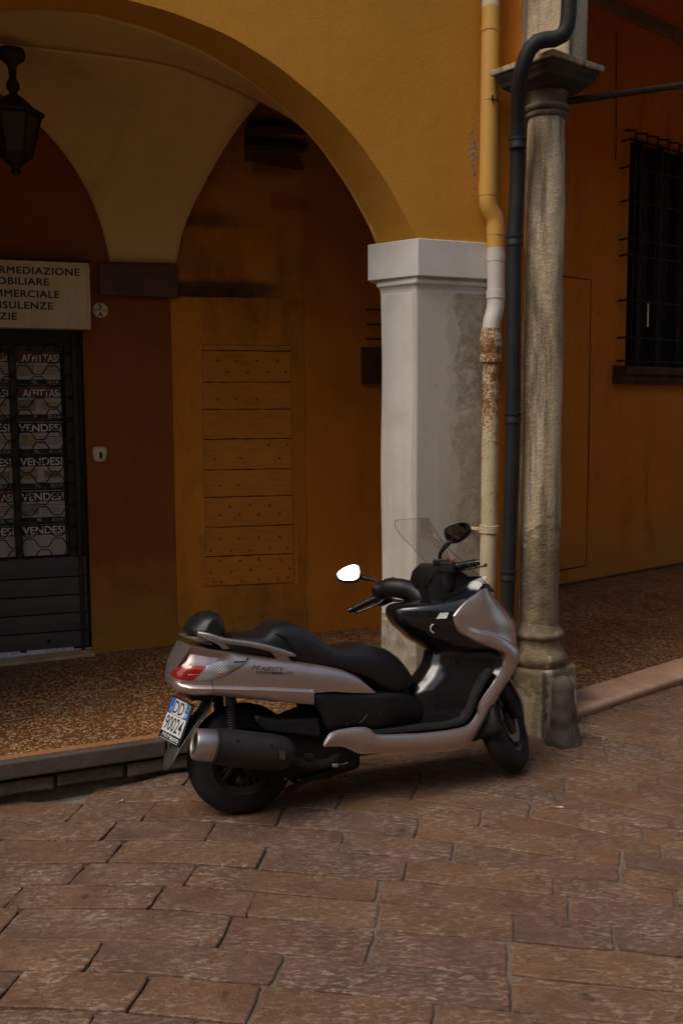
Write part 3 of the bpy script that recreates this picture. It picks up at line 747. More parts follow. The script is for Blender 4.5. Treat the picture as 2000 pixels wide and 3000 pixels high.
for a, b_ in zip(zb[:-1], zb[1:]):
    q = MB(); o0, o1 = rb.uniform(-.004, .004), rb.uniform(-.004, .004)
    x0, x1 = 0.222, 0.892
    N_ = 15; T = [(x0 + (x1 - x0) * i / (N_ - 1)) for i in range(N_)]
    top = [b_ - 0.0024 + rb.uniform(-.0042, .0016) for _ in T]; bot = [a + 0.0024 + rb.uniform(-.0016, .0042) for _ in T]
    nf = -0.018 + rb.uniform(-.005, .005)
    q.loft([[(x, nf, bb), (x, nf, tt), (x, -0.002, tt), (x, -0.002, bb)] for x, tt, bb in zip(T, top, bot)])
    bevel(q.build('board', M_board, hatch), 0.0025, 1)
MB().box(0.222, 0.892, -0.0095, -0.003, 0.63, 2.45).build('backing', simple('dusty_paint_filler', (0.13, 0.052, 0.010), 0.9, 0, 0.6, 9), hatch)
for x0, x1 in ((0.178, 0.214), (0.900, 0.934)):
    q = MB(); q.box(x0, x1, -0.0115, 0.0, 0.615, 1.02 if x0 < .5 else 1.1); bevel(q.build('jamb_strip', M_board, hatch), 0.003, 1)
q = MB()
for zr, xs_ in ((0.665, (0.27, 0.33, 0.49, 0.63, 0.78, 0.855)), (0.74, (0.26, 0.41, 0.56, 0.71, 0.86)), (0.815, (0.335, 0.48, 0.63, 0.79)), (0.90, (0.26, 0.41, 0.56, 0.71, 0.85)), (0.99, (0.335, 0.48, 0.63, 0.79)), (1.17, (0.335, 0.48, 0.63, 0.79)), (1.24, (0.41, 0.56, 0.71)), (1.40, (0.335, 0.48)), (1.60, (0.30, 0.5, 0.79)), (1.70, (0.71, 0.85)), (2.05, (0.335, 0.48, 0.63)), (2.25, (0.41, 0.56, 0.71, 0.85)), (2.33, (0.335, 0.48, 0.63, 0.79))):
    for x in xs_: q.lathe([(0.0, -0.028), (0.008, -0.027), (0.0105, -0.023), (0.0105, -0.012)], 8, 'Y', (x + rb.uniform(-.006, .006), 0, zr + rb.uniform(-.006, .006)))
tag(q.build('nail_heads', simple('rusty_nails', (0.26, 0.098, 0.013), 0.8, 0, 0.3, 40), hatch, True, 50), kind='stuff')

# ------------------------------------------------------------------ right-hand neighbour: portico with stone column
nb = empty('neighbour_building', (1.155, 6.10, 0), (0, 0, rad(39)))
tag(nb, 'dark orange neighbouring building with a deep portico behind the stone column', 'building')
NBI = (Matrix.Translation((1.155, 6.10, 0)) @ Matrix.Rotation(rad(39), 4, 'Z'))
def npart(mb, name, m, smooth=False, ang=None, parent=None):
    inv = NBI.inverted(); mb.v = [tuple(inv @ Vector(p)) for p in mb.v]; return mb.build(name, m, parent or nb, smooth, ang)
BA = rad(39); B0 = Vector((2.35, 10.495))
def bw(s, n, z): return (B0.x + s * math.cos(BA) - n * math.sin(BA), B0.y + s * math.sin(BA) + n * math.cos(BA), z)
WL, WR, WB, WT = 1.02, 3.1, 2.42, 4.90
q = MB()
def bq(s0, s1, z0, z1, n=0.0): q.add([bw(s0, n, z0), bw(s1, n, z0), bw(s1, n, z1), bw(s0, n, z1)], [(0, 1, 2, 3)])
bq(-1.6, WL, -0.1, 7.5); bq(WR, 14, -0.1, 7.5); bq(WL, WR, -0.1, WB); bq(WL, WR, WT, 7.5)
for s_ in (WL, WR): q.add([bw(s_, 0, WB), bw(s_, 0.25, WB), bw(s_, 0.25, WT), bw(s_, 0, WT)], [(0, 1, 2, 3)])
q.add([bw(WL, 0, WT), bw(WR, 0, WT), bw(WR, 0.25, WT), bw(WL, 0.25, WT)], [(0, 1, 2, 3)])
q.add([bw(WL, 0, WB), bw(WR, 0, WB), bw(WR, 0.25, WB), bw(WL, 0.25, WB)], [(0, 1, 2, 3)])
npart(q, 'back_wall', M_orange)
# walled-up doorway: a shallow plaster panel with a joint round it
q = MB(); q.loft([[bw(s_, n, z) for s_, z in ((-0.9, 0.255), (0.392 + 0.05 * (1 - 0) * 0, 0.255), (0.372, 3.30), (-0.9, 3.30))] for n in (0.002, -0.008)])
npart(q, 'blocked_doorway', M_orange)
q = MB()
q.tube([bw(-0.3, -0.002, 0.245), bw(0.40, -0.002, 0.245), bw(0.402, -0.002, 1.5), bw(0.38, -0.002, 3.31), bw(-0.3, -0.002, 3.31)], 0.009, 5)
npart(q, 'door_joint', M_dirt)
q = MB(); q.tube([bw(0.727, -0.001, 5.9), bw(0.75, -0.001, 5.1), bw(0.765, -0.001, 4.6)], 0.008, 5); npart(q, 'wall_crack', M_dirt)
q = MB(); q.lathe([(0.0, -0.01), (0.05, -0.008), (0.055, 0.0)], 14, 'Y', (0, 0, 0)); q.v = [bw(0.575 + x * .6, y, 3.03 + z * 1.6) for x, y, z in q.v]; npart(q, 'cover_plate', M_orange, True, 40)
# skirting: a rough dark plinth
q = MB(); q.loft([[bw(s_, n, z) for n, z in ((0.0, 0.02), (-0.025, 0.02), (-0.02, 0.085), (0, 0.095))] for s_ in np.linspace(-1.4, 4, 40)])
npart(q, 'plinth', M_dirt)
w_ = empty('grilled_window', parent=nb)
npart(MB().add([bw(WL, 0.2, WB), bw(WR, 0.2, WB), bw(WR, 0.2, WT), bw(WL, 0.2, WT)], [(0, 1, 2, 3)]), 'window_pane', simple('dusty_dark_pane', (0.016, 0.013, 0.010), 0.7, 0, 0.4, 6, spec=0.15), parent=w_)
for s_ in (1.05, 1.40, 1.78, 2.2, 2.6, 3.05):
    q = MB(); q.loft([[bw(s_ + d, 0.1 + n, z) for d, n in ((-.04, 0), (.04, 0), (.04, .06), (-.04, .06))] for z in (WB, WT)]); npart(q, 'shutter_stile', M_dark, parent=w_)
q = MB(); q.loft([[bw(s_, n, z) for n, z in ((0.02, 2.22), (-0.10, 2.22), (-0.13, 2.27), (-0.12, 2.31), (-0.18, 2.33), (-0.18, 2.41), (0.02, 2.425))] for s_ in (0.80, 3.4)])
npart(q, 'window_sill', M_dirt, parent=w_)
for z in (2.47, 2.72, 3.12, 3.60, 3.77, 4.17, 4.52):
    q = MB(); q.tube([bw(0.87, 0.0, z), bw(0.84, -0.13, z), bw(2.0, -0.13, z), bw(3.3, -0.13, z)], 0.011, 6); npart(q, 'grille_bar', M_iron, True, parent=w_)
for s_ in (0.93, 1.14, 1.33, 1.54, 1.75, 1.96, 2.17, 2.4, 2.6, 2.8, 3.0):
    q = MB(); q.tube([bw(s_, 0.0, 4.93 + 0.0 * s_), bw(s_, -0.13, 4.90), bw(s_, -0.135, 4.80), bw(s_, -0.135, 2.46)], 0.011, 6); npart(q, 'grille_bar', M_iron, True, parent=w_)
q = MB(); q.tube([bw(0.87, -0.0, 4.80), bw(0.84, -0.13, 4.80), bw(3.3, -0.13, 4.80)], 0.011, 6); npart(q, 'grille_bar', M_iron, True, parent=w_)
M_cream = simple('cream_paper', (0.7, 0.62, 0.42), 0.7)
q = MB(); q.add([bw(1.345, -0.05, 2.86), bw(1.375, -0.05, 2.86), bw(1.375, -0.05, 3.12), bw(1.345, -0.05, 3.12)], [(0, 1, 2, 3)]); o = npart(q, 'curtain_strip', M_cream, parent=w_); solid(o, 0.004)

# portico ceiling and arch wall above the column
q = MB()
a2 = rad(39)
def nf(s_, n, z): return tuple(NBI @ Vector((s_, n, z)))
RC, RZ, RR = 1.75, 4.30, 1.55
arcn = []
for i in range(25):
    a = math.pi * i / 24; arcn.append((RC - RR * math.cos(a), RZ + RR * math.sin(a)))
for k_ in range(4):
    dx = k_ * 3.5
    for n in (0.0, 0.36):
        q.grid([[nf(s_ + dx, n, z) for s_, z in arcn], [nf(s_ + dx, n, 9.4) for s_, z in arcn]])
        q.grid([[nf(0.12 + dx, n, 4.30), nf(0.2 + dx, n, 4.30)], [nf(0.12 + dx, n, 9.4), nf(0.2 + dx, n, 9.4)]])
        if k_: q.grid([[nf(-0.2 + dx, n, -0.1), nf(0.2 + dx, n, -0.1)], [nf(-0.2 + dx, n, 9.4), nf(0.2 + dx, n, 9.4)]])
    q.grid([[nf(s_ + dx, n, z) for s_, z in arcn] for n in (0, 0.36)])
    if k_:
        for s_ in (-0.2, 0.2): q.grid([[nf(s_ + dx, n, -0.1) for n in (0, .36)], [nf(s_ + dx, n, 4.3) for n in (0, .36)]])
npart(q, 'portico_front_wall', M_orange)
q = MB()
cr = []
for i in range(15):
    t = i / 14; cr.append((0.3 + t * 4.3, 4.75 + 1.55 * math.sin(math.pi * (0.1 + 0.8 * t))))
q.grid([[nf(s_, n, z) for n, z in cr] for s_ in (-1.5, 0.5, 3, 9, 14)])
npart(q, 'portico_ceiling', M_orange, True)
q = MB(); q.grid([[nf(13.9, n, z) for n in (0.3, 5)] for z in (-0.2, 7)]); npart(q, 'end_wall', M_orange)
# tie beam under the vault
q = MB(); A, B_ = Vector((2.011, 8.5, 5.27)), Vector((3.9, 10.19, 5.285)); d_ = (B_ - A); A = A - d_ * 0.25
q.loft([[tuple(P_2 + Vector((x, 0, z))) for x, z in ((-.05, 0), (.05, 0), (.05, .1), (-.05, .1))] for P_2 in (A, B_)])
npart(q, 'ceiling_beam', simple('pale_timber', (0.17, 0.10, 0.06), 0.85, 0, 0.3, 8))

# ------------------------------------------------------------------ unseen house front across the street, added to cut low sky light
op = empty('added_opposite_front', (0, -4.6, 0), (0, 0, rad(8)))
tag(op, 'unseen cream house front added behind the camera to block and bounce light', 'building')
OH = 7.2
cols_ = [(-12 + 2.9 * i, -12 + 2.9 * i + 1.1) for i in range(9)]
q = MB(); xs_ = [-14] + [v_ for c_ in cols_ for v_ in c_] + [14.5]; zs_ = [-0.2, 1.1, 3.0, 4.5, 6.3, OH]
holes = {(xs_.index(a), zi) for a, b_ in cols_ for zi in (1, 3)}
V = [(x, 0, z) for z in zs_ for x in xs_]; n_ = len(xs_)
F = [(j * n_ + i, j * n_ + i + 1, (j + 1) * n_ + i + 1, (j + 1) * n_ + i) for j in range(len(zs_) - 1) for i in range(n_ - 1) if (i, j) not in holes]
M_cream_wall = plaster('pale_cream_plaster', (0.58, 0.46, 0.30), (0.66, 0.53, 0.36), 0.8, 90, 0.3, stain=(0.4, 0.3, 0.18), stain_amt=0.4)  # pale cream so these unseen fronts bounce fill light into the porch
q.add(V, F); q.build('street_wall', M_cream_wall, op)
for a, b_ in cols_:
    for z0, z1 in ((1.1, 3.0), (4.5, 6.3)):
        f_ = MB().box(a - .02, b_ + .02, -0.2, -0.12, z0 - .02, z1 + .02).build('window', M_dark, op)
q = MB(); q.box(-14, 14.5, -3.0, 0.45, OH + .003, OH + 0.18); q.build('eaves', M_dark, op)

# invented second wing along the bend, added to close off the right-hand sky
w2 = MB(); a_, b_ = Vector((4.6, -3.95)), Vector((4.6, -3.95)) + Vector((math.cos(rad(42)), math.sin(rad(42)))) * 18
ob = empty('added_corner_front', (a_.x, a_.y, 0), (0, 0, rad(42)))
tag(ob, 'unseen cream house front added right of the camera to block sky light', 'building')
V = [(x, 0, z) for z in zs_ for x in [0] + [v_ for i in range(6) for v_ in (1.2 + 2.9 * i, 2.3 + 2.9 * i)] + [18]]; n_ = 14
F = [(j * n_ + i, j * n_ + i + 1, (j + 1) * n_ + i + 1, (j + 1) * n_ + i) for j in range(len(zs_) - 1) for i in range(n_ - 1) if not (i % 2 == 1 and j in (1, 3))]
w2.add(V, F); w2.build('street_wall', M_cream_wall, ob)
for i in range(6):
    for z0, z1 in ((1.1, 3.0), (4.5, 6.3)): MB().box(1.18 + 2.9 * i, 2.32 + 2.9 * i, -0.2, -0.12, z0 - .02, z1 + .02).build('window', M_dark, ob)
MB().box(0, 18, -3.0, 0.45, OH + .003, OH + .18).build('eaves', M_dark, ob)

# ------------------------------------------------------------------ stone column and its guard stone
M_capdark = simple('sooty_stone', (0.040, 0.030, 0.021), 0.92, 0, 0.45, 7, 0.5, 50, spec=0.2)
M_neck = simple('stained_neck_stone', (0.115, 0.085, 0.055), 0.92, 0, 0.6, 9, 0.6, 60, spec=0.2)
CA = rad(39)
colm = empty('stone_column', (1.216, 6.076, 0), (0, 0, CA))
tag(colm, 'weathered grey sandstone column on a square pedestal beside the black drainpipe', 'column')
q = MB(); h_ = 0.172
def sq(h, z, r=0.0): return [(-h, -h, z), (h, -h, z), (h, h, z), (-h, h, z)]
q.loft([sq(h_ + 0.012, -0.06), sq(h_ + 0.006, 0.10), sq(h_, 0.36), sq(h_ - 0.004, 0.385)])
bevel(q.build('pedestal', M_column, colm), 0.014, 3)
q = MB()
pr = [(0.15, 0.384)] + [(0.150 + 0.028 * math.sin(math.pi * t), 0.386 + 0.105 * t) for t in np.linspace(0, 1, 9)] + [(0.146, 0.498), (0.138, 0.512), (0.134, 0.535), (0.138, 0.553)] + [(0.140 + 0.018 * math.sin(math.pi * t), 0.556 + 0.055 * t) for t in np.linspace(0, 1, 7)] + [(0.137, 0.617), (0.130, 0.632), (0.124, 0.66)]
q.lathe(pr, 40); q.build('column_base', M_column, colm, True, 60)
q = MB(); pr = []
for i in range(40):
    t = i / 39; z = 0.655 + (3.66 - 0.655) * t; r = 0.124 - 0.014 * t ** 1.6
    pr.append((r, z))
q.lathe(pr, 40); sh = q.build('shaft', M_column, colm, True)
for v_ in sh.data.vertices:
    k = 0.003 * math.sin(v_.co.z * 7 + math.atan2(v_.co.y, v_.co.x) * 2) + 0.002 * math.sin(v_.co.z * 23 + v_.co.x * 60)
    d_ = Vector((v_.co.x, v_.co.y, 0)).normalized(); v_.co += d_ * k
q = MB(); q.lathe([(0.110, 3.655), (0.122, 3.662), (0.126, 3.674), (0.122, 3.686), (0.118, 3.692), (0.132, 3.70), (0.138, 3.714), (0.132, 3.728), (0.116, 3.735), (0.114, 3.765), (0.122, 3.79), (0.140, 3.815), (0.165, 3.83)], 40); q.build('neck_ring', M_neck, colm, True, 60)
q = MB(); q.loft([sq(0.13, 3.80), sq(0.165, 3.83), sq(0.188, 3.845), sq(0.198, 3.87), sq(0.212, 3.89), sq(0.220, 3.916)]); bevel(q.build('capital', M_capdark, colm), 0.006, 2)
q = MB(); q.loft([sq(0.234, 3.918), sq(0.236, 3.95)]); bevel(q.build('abacus', M_column, colm), 0.006, 2)
def pl(parent, mb, name, m, smooth=False, ang=None):
    inv = parent.matrix_basis.inverted(); mb.v = [tuple(inv @ Vector(p)) for p in mb.v]; return mb.build(name, m, parent, smooth, ang)
q = MB(); q.prism([(1.300, 5.88), (1.432, 6.01), (1.40, 6.3), (1.10, 6.3), (1.105, 6.10)], 3.951, 4.9)
pl(colm, q, 'impost_block', M_column)

gs = MB(); pr = [(0.0, 0.422), (0.024, 0.419), (0.046, 0.408), (0.062, 0.386), (0.071, 0.35), (0.077, 0.28), (0.083, 0.20), (0.092, 0.12), (0.106, 0.05), (0.118, -0.03)]
pr = [tuple(p_) for p_ in resample(pr, 34)]
gs.lathe([(max(r, 1e-4), z) for r, z in pr], 40)
gs.v = [(x * .92, y * .92, z * .97) for x, y, z in gs.v]
gso = gs.build('guard_stone', m_stone('grey_guard_stone', [(0.095, 0.078, 0.060), (0.13, 0.108, 0.085)], (0.2, 0.17, 0.13), 0.3, 0.85, 0.6, rnd=False), None, True, None, (1.302, 5.71, 0), (rad(2), rad(-3), 0.4))
for v_ in gso.data.vertices:
    a = math.atan2(v_.co.y, v_.co.x); k = 1 + 0.09 * math.sin(2 * a + 0.5) + 0.03 * math.sin(5 * a + v_.co.z * 23) + 0.04 * math.sin(3 * a + v_.co.z * 14) + 0.02 * math.sin(v_.co.z * 40)
    if math.cos(a) > 0 and v_.co.z < 0.12: k += 0.22 * math.cos(a) * (1 - v_.co.z / 0.12) * 0.8
    k += 0.10 * mnoise.noise(v_.co * 14) + 0.05 * mnoise.noise(v_.co * 38)
    v_.co.x *= k; v_.co.y *= k
tag(gso, 'worn grey conical guard stone at the foot of the column pedestal', 'guard stone')

# ------------------------------------------------------------------ rain pipes
def m_ypipe():
    m = NT('ochre_pipe_paint'); p = m.pos(obj=True); z = m.sep(p)[2]
    c = m.ramp(m.noise(p, 3, 6), [(0.3, (0.58, 0.30, 0.055)), (0.7, (0.64, 0.34, 0.07))])
    pk = m.math('GREATER_THAN', m.math('ADD', z, m.math('MULTIPLY', m.noise(p, 14, 4), 0.10)), 4.385)
    pk = m.math('MULTIPLY', pk, m.math('LESS_THAN', m.sep(p)[0], 0.475))
    c = m.mix(pk, c, (0.62, 0.52, 0.38))
    m.set(c, 0.55, 0, 0.4); m.bump(m.noise(p, 60, 3), 0.05, 0.003); return m.m
M_ypipe = m_ypipe()
M_wpipe = simple('white_pipe_paint', (0.60, 0.54, 0.46), 0.5, 0, 0.08, 6, 0.05, 80)
def m_rust():
    m = NT('rusting_cream_pipe'); p = m.pos(obj=True); x, y, z = m.sep(p)
    c = m.ramp(m.noise(p, 6, 6), [(0.3, (0.50, 0.38, 0.22)), (0.7, (0.62, 0.50, 0.32))])
    thr = m.n('ShaderNodeMapRange'); thr.inputs[1].default_value = 0.6; thr.inputs[2].default_value = 2.45; thr.inputs[3].default_value = 0.66; thr.inputs[4].default_value = 0.465
    m.l(z, thr.inputs[0])
    nz = m.math('ADD', m.math('MULTIPLY', m.noise(p, 75, 5, 0.7), 0.62), m.math('MULTIPLY', m.noise(p, 5.0, 5), 0.45))
    r = m.math('MULTIPLY', m.math('SUBTRACT', nz, thr.outputs[0]), 22.0, True)
    c = m.mix(r, c, m.ramp(m.noise(p, 50, 4), [(0.3, (0.13, 0.045, 0.012)), (0.7, (0.28, 0.115, 0.03))]))
    m.set(c, 0.8, 0, 0.3); m.bump(m.math('ADD', m.noise(p, 90, 4), r), 0.35, 0.003); return m.m
M_rust = m_rust()
yp = empty('ochre_rain_pipe', (0.462, 6.10, 0), (0, 0, FA))
tag(yp, 'ochre rain pipe with a kink, white middle length and rusting cream lower pipe', 'rain pipe')
N0 = -0.078
def pipe(par, pts, r, m, name, seg=20): q = MB(); q.tube(pts, r, seg); return q.build(name, m, par, True, 60)
def pts(l): return [(s_, N0, z) for s_, z in l]
up = resample(pts([(0.447, 5.2), (0.446, 4.6), (0.443, 4.0), (0.439, 3.5), (0.438, 3.26), (0.438, 3.215), (0.447, 3.18), (0.466, 3.155), (0.484, 3.13), (0.494, 3.09), (0.495, 3.02), (0.497, 2.943)]), 60)
pipe(yp, up, 0.053, M_ypipe, 'upper_pipe')
pipe(yp, resample(pts([(0.497, 2.944), (0.500, 2.80), (0.501, 2.64), (0.499, 2.59), (0.489, 2.545), (0.476, 2.505), (0.469, 2.46), (0.469, 2.42)]), 40), 0.0535, M_wpipe, 'middle_pipe')
pipe(yp, pts([(0.470, 2.44), (0.471, 1.6), (0.470, 1.2), (0.462, 0.86), (0.452, 0.24)]), 0.052, M_rust, 'lower_pipe')
def ring(par, x, z, r, h, m, name, y=N0, prof=None):
    q = MB(); q.lathe(prof or [(r - .008, -h / 2), (r, -h / 2 + .003), (r, h / 2 - .003), (r - .008, h / 2)], 24, 'Z', (x, y, z)); return q.build(name, m, par, True, 50)
ring(yp, 0.4435, 4.215, 0.0565, 0.03, M_ypipe, 'collar'); ring(yp, 0.438, 3.29, 0.0555, 0.09, M_ypipe, 'collar'); ring(yp, 0.496, 3.045, 0.0555, 0.06, M_ypipe, 'collar')
ring(yp, 0.499, 2.885, 0.0560, 0.05, M_wpipe, 'collar'); ring(yp, 0.5005, 2.665, 0.0575, 0.055, M_wpipe, 'collar')
ring(yp, 0.470, 2.37, 0.064, 0.2, M_rust, 'socket', prof=[(0.052, -0.12), (0.066, -0.118), (0.068, -0.105), (0.066, -0.075), (0.060, -0.07), (0.060, -0.06), (0.064, -0.05), (0.068, 0.0), (0.066, 0.04), (0.058, 0.07), (0.060, 0.078), (0.058, 0.09), (0.052, 0.092)])
ring(yp, 0.4705, 1.215, 0.062, 0.05, M_rust, 'clamp'); 
q = MB(); q.tube([(0.41, N0 + .02, 1.215), (0.40, 0.03, 1.21)], 0.012, 6); q.build('clamp_bolt', M_rust, yp)
M_wire = simple('clamp_steel', (0.05, 0.03, 0.015), 0.6, 0.5)
q = MB(); q.lathe([(0.0535, -0.004), (0.0565, 0), (0.0535, 0.004)], 24, 'Z', (0.445, N0, 3.80)); q.build('wire_clamp', M_wire, yp, True)
q = MB(); q.box(0.425, 0.430, N0 - .066, N0 - .05, 3.785, 3.82); q.tube([(0.428, N0 - .06, 3.80), (0.49, N0 - .035, 3.797)], 0.003, 5); q.build('wire_buckle', M_wire, yp)

M_bpipe = simple('black_pipe_paint', (0.015, 0.014, 0.0135), 0.62, 0, 0.4, 5, 0.15, 60, spec=0.3)
bp = empty('black_drainpipe', (1.03, 5.97, 0))
tag(bp, 'black cast iron drainpipe bending round the column capital and running down beside the shaft', 'drainpipe')
BP = [(1.262, 5.74, 5.2), (1.262, 5.74, 4.40), (1.263, 5.74, 4.12), (1.249, 5.74, 4.04), (1.215, 5.74, 4.003), (1.182, 5.74, 3.996), (1.098, 5.74, 3.985), (1.045, 5.75, 3.931), (1.016, 5.78, 3.836), (1.008, 5.84, 3.737), (1.022, 5.92, 3.557), (1.028, 5.96, 3.273), (1.019, 5.97, 2.928), (1.020, 5.97, 2.45), (1.024, 5.97, 1.938), (1.018, 5.97, 1.416), (1.006, 5.97, 0.857), (0.995, 5.97, -0.02)]
def bl(p): return (p[0] - 1.03, p[1] - 5.97, p[2])
q = MB(); q.tube([bl(tuple(p)) for p in resample(BP, 110)], 0.0435, 20); q.build('pipe', M_bpipe, bp, True, 60)
for x, y, z in ((1.024, 5.93, 3.49), (1.019, 5.97, 2.95), (1.024, 5.97, 1.915), (1.008, 5.97, 0.965)):
    ring(bp, x - 1.03, z, 0.0495, 0.05, M_bpipe, 'collar', y=y - 5.97, prof=[(0.043, -.035), (0.049, -.033), (0.050, -.015), (0.047, -.01), (0.047, .01), (0.052, .014), (0.052, .028), (0.043, .032)])

# ------------------------------------------------------------------ tie rod
q = MB(); q.tube([(1.30, 6.06, 3.755), (2.30, 6.9, 4.107), (3.4, 7.82, 4.49)], 0.021, 8)
tr = q.build('tie_rod', M_dark, None, True); tag(tr, 'thin black iron tie rod slanting away from the top of the stone column', 'tie rod')

# ------------------------------------------------------------------ things on the red wall
def at_dw(s_, n, z): return dw(s_, n, z)
sg = empty('shop_sign', at_dw(-1.3, -0.02, 2.77), (0, 0, DA))
tag(sg, 'cream box sign with dark capital lettering over the shop doorway', 'sign')
def m_sign():
    m = NT('aged_sign_cream'); p = m.pos(obj=True)
    c = m.ramp(m.noise(p, 2.2, 7), [(0.3, (0.56, 0.40, 0.19)), (0.7, (0.66, 0.50, 0.26))])
    c = m.mix(m.ramp(m.noise(m.pos((6, 1, 0.8), True), 3, 6), [(0.5, 0.0), (0.8, 0.35)]), c, (0.30, 0.19, 0.08))
    m.set(c, 0.5, 0, 0.4); return m.m
M_sign = m_sign()
X1 = -0.590 + 1.3
MB().box(-0.8, X1, -0.12, -0.0, -0.232, 0.226).build('sign_box', M_sign, sg)
bevel(sg.children[0], 0.004, 2)
for z in (-0.219,):
    MB().box(-0.8, X1 - 0.006, -0.126, -0.121, z - 0.012, z + 0.010).build('sign_trim', M_sign, sg)
MB().box(-0.8, X1 - 0.006, -0.126, -0.121, 0.205, 0.224).build('sign_trim', M_sign, sg)
MB().box(X1 - 0.018, X1 + 0.002, -0.127, -0.121, -0.21, 0.205).build('sign_trim', M_sign, sg)
MB().box(-0.8, X1 + 0.01, -0.128, 0.01, 0.2265, 0.245).build('sign_hood', M_dark, sg)
M_navy = simple('navy_sign_letters', (0.012, 0.012, 0.016), 0.5)
for s_, xr, zb_ in (('INTERMEDIAZIONE', -0.657, 2.905), ('IMMOBILIARE', -0.864, 2.831), ('COMMERCIALE', -0.797, 2.747), ('CONSULENZE', -0.843, 2.668), ('PERIZIE', -1.085, 2.592)):
    text(s_, 0.068, M_navy, sg, (xr + 1.3, -0.1215, zb_ - 2.77), xs=1.12, ex=0.0012, align='RIGHT', heavy=0.0032, sp=1.10)
hn = empty('house_number_plate', at_dw(-0.508, -0.004, 2.685), (0, 0, DA))
tag(hn, 'small round cream house number plate reading 5 over A on the red wall', 'number plate')
M_enam = simple('cream_enamel', (0.62, 0.50, 0.30), 0.4, 0, 0.1, 20)
q = MB(); q.lathe([(0.0, -0.012), (0.045, -0.011), (0.055, -0.007), (0.057, 0.0)], 32, 'Y'); q.build('disc', M_enam, hn, True)
MB().box(-0.052, 0.052, -0.0135, -0.0125, -0.002, 0.002).build('divider', M_black, hn)
text('5', 0.056, M_black, hn, (0, -0.0128, 0.009), align='CENTER', bold=0.0012); text('A', 0.050, M_black, hn, (0, -0.0128, -0.046), align='CENTER', bold=0.0012)
ic = empty('lock_cover', at_dw(-0.543, 0.0, 1.648), (0, 0, DA))
tag(ic, 'small rounded cream lock cover with dark keyhole on the red wall', 'lock cover')
q = MB()
def rrect(w, h, n, y, bow=0.0):
    return [(w * math.copysign(abs(math.cos(a)) ** 0.55, math.cos(a)) * (1 - 0.10 * (math.sin(a) < 0)), y, h * math.copysign(abs(math.sin(a)) ** 0.55, math.sin(a))) for a in [2 * math.pi * i / n for i in range(n)]]
q.loft([rrect(0.052, 0.057, 28, 0.0), rrect(0.052, 0.057, 28, -0.014), rrect(0.045, 0.05, 28, -0.024), rrect(0.03, 0.035, 28, -0.027)]); q.build('cover', M_enam, ic, True, 50)
q = MB(); q.loft([[(0.006 + 0.012 * math.cos(a), y, -0.006 + 0.028 * math.sin(a)) for a in [2 * math.pi * i / 16 for i in range(16)]] for y in (-0.024, -0.0295)]); q.build('keyhole', M_black, ic)

# ------------------------------------------------------------------ lantern
ln = empty('hanging_lantern', (-1.968, 6.25, 4.118)); ln.scale = (0.88, 0.88, 0.86)
tag(ln, 'black six sided wrought iron lantern hanging from the vault', 'lantern')
q = MB(); q.lathe([(0.0, 0.02), (0.085, 0.015), (0.092, -0.02), (0.085, -0.045), (0.055, -0.07), (0.032, -0.095), (0.026, -0.13), (0.024, -0.175), (0.030, -0.19), (0.042, -0.205), (0.046, -0.225), (0.042, -0.25), (0.030, -0.268), (0.026, -0.28), (0.034, -0.29)], 20); q.build('stem', M_iron, ln, True, 50)
def hexr(r, z): return [(r * math.cos(math.pi / 3 * i + 0.3), r * math.sin(math.pi / 3 * i + 0.3), z) for i in range(6)]
q = MB(); q.loft([hexr(0.03, -0.285), hexr(0.055, -0.30), hexr(0.10, -0.335), hexr(0.135, -0.375), hexr(0.195, -0.40), hexr(0.205, -0.41), hexr(0.20, -0.43), hexr(0.185, -0.435)]); q.build('roof', M_iron, ln)
q = MB(); q.loft([hexr(0.172, -0.44), hexr(0.108, -0.70)], True, False); q.build('lamp_glass', simple('dusty_lantern_glass', (0.030, 0.024, 0.017), 0.5, 0, 0.2, 6), ln)
for i in range(6):
    q = MB(); a = math.pi / 3 * i + 0.3; q.tube([(0.178 * math.cos(a), 0.178 * math.sin(a), -0.43), (0.112 * math.cos(a), 0.112 * math.sin(a), -0.70)], 0.008, 5); q.build('frame_bar', M_iron, ln)
q = MB(); q.loft([hexr(0.118, -0.695), hexr(0.122, -0.71), hexr(0.10, -0.725), hexr(0.055, -0.765), hexr(0.03, -0.78), hexr(0.028, -0.80), hexr(0.04, -0.815), hexr(0.02, -0.835), hexr(0.004, -0.845)]); q.build('base', M_iron, ln)

# ------------------------------------------------------------------ cigarette ends
M_cig = simple('cigarette_paper', (0.66, 0.60, 0.50), 0.8); M_filt = simple('cork_filter', (0.50, 0.26, 0.09), 0.8)
for i, (x, y, a, lab) in enumerate(((1.552, 5.757, 1.1, 'cigarette end lying in a paving joint in front of the guard stone'), (1.065, 4.747, -0.1, 'cigarette end lying flat on the paving to the right of the scooter'), (-1.147, 4.945, 0.9, 'pale cigarette end at the foot of the rubble kerb'))):
    c_ = empty('cigarette_end', (x, y, z_street(x, y) + 0.007), (0, 0, a)); tag(c_, lab, 'litter', 'cigarette ends on the street')
    q = MB(); q.tube([(-0.016, 0, 0), (0.004, 0, 0)], 0.005, 8); q.build('filter', M_filt, c_, True, 50)
    q = MB(); q.tube([(0.004, 0, 0), (0.022, 0.001, 0)], 0.0048, 8); q.build('paper', M_cig, c_, True, 50)

# ------------------------------------------------------------------ scooter (local: x forward, y left, z up; leans on its side stand)
sco = empty('scooter', (-0.519, 4.709, 0.0), (rad(-7.0), 0, rad(21.4)))
tag(sco, 'silver scooter with black seat and clear windscreen leaning on its stand by the pier', 'scooter')

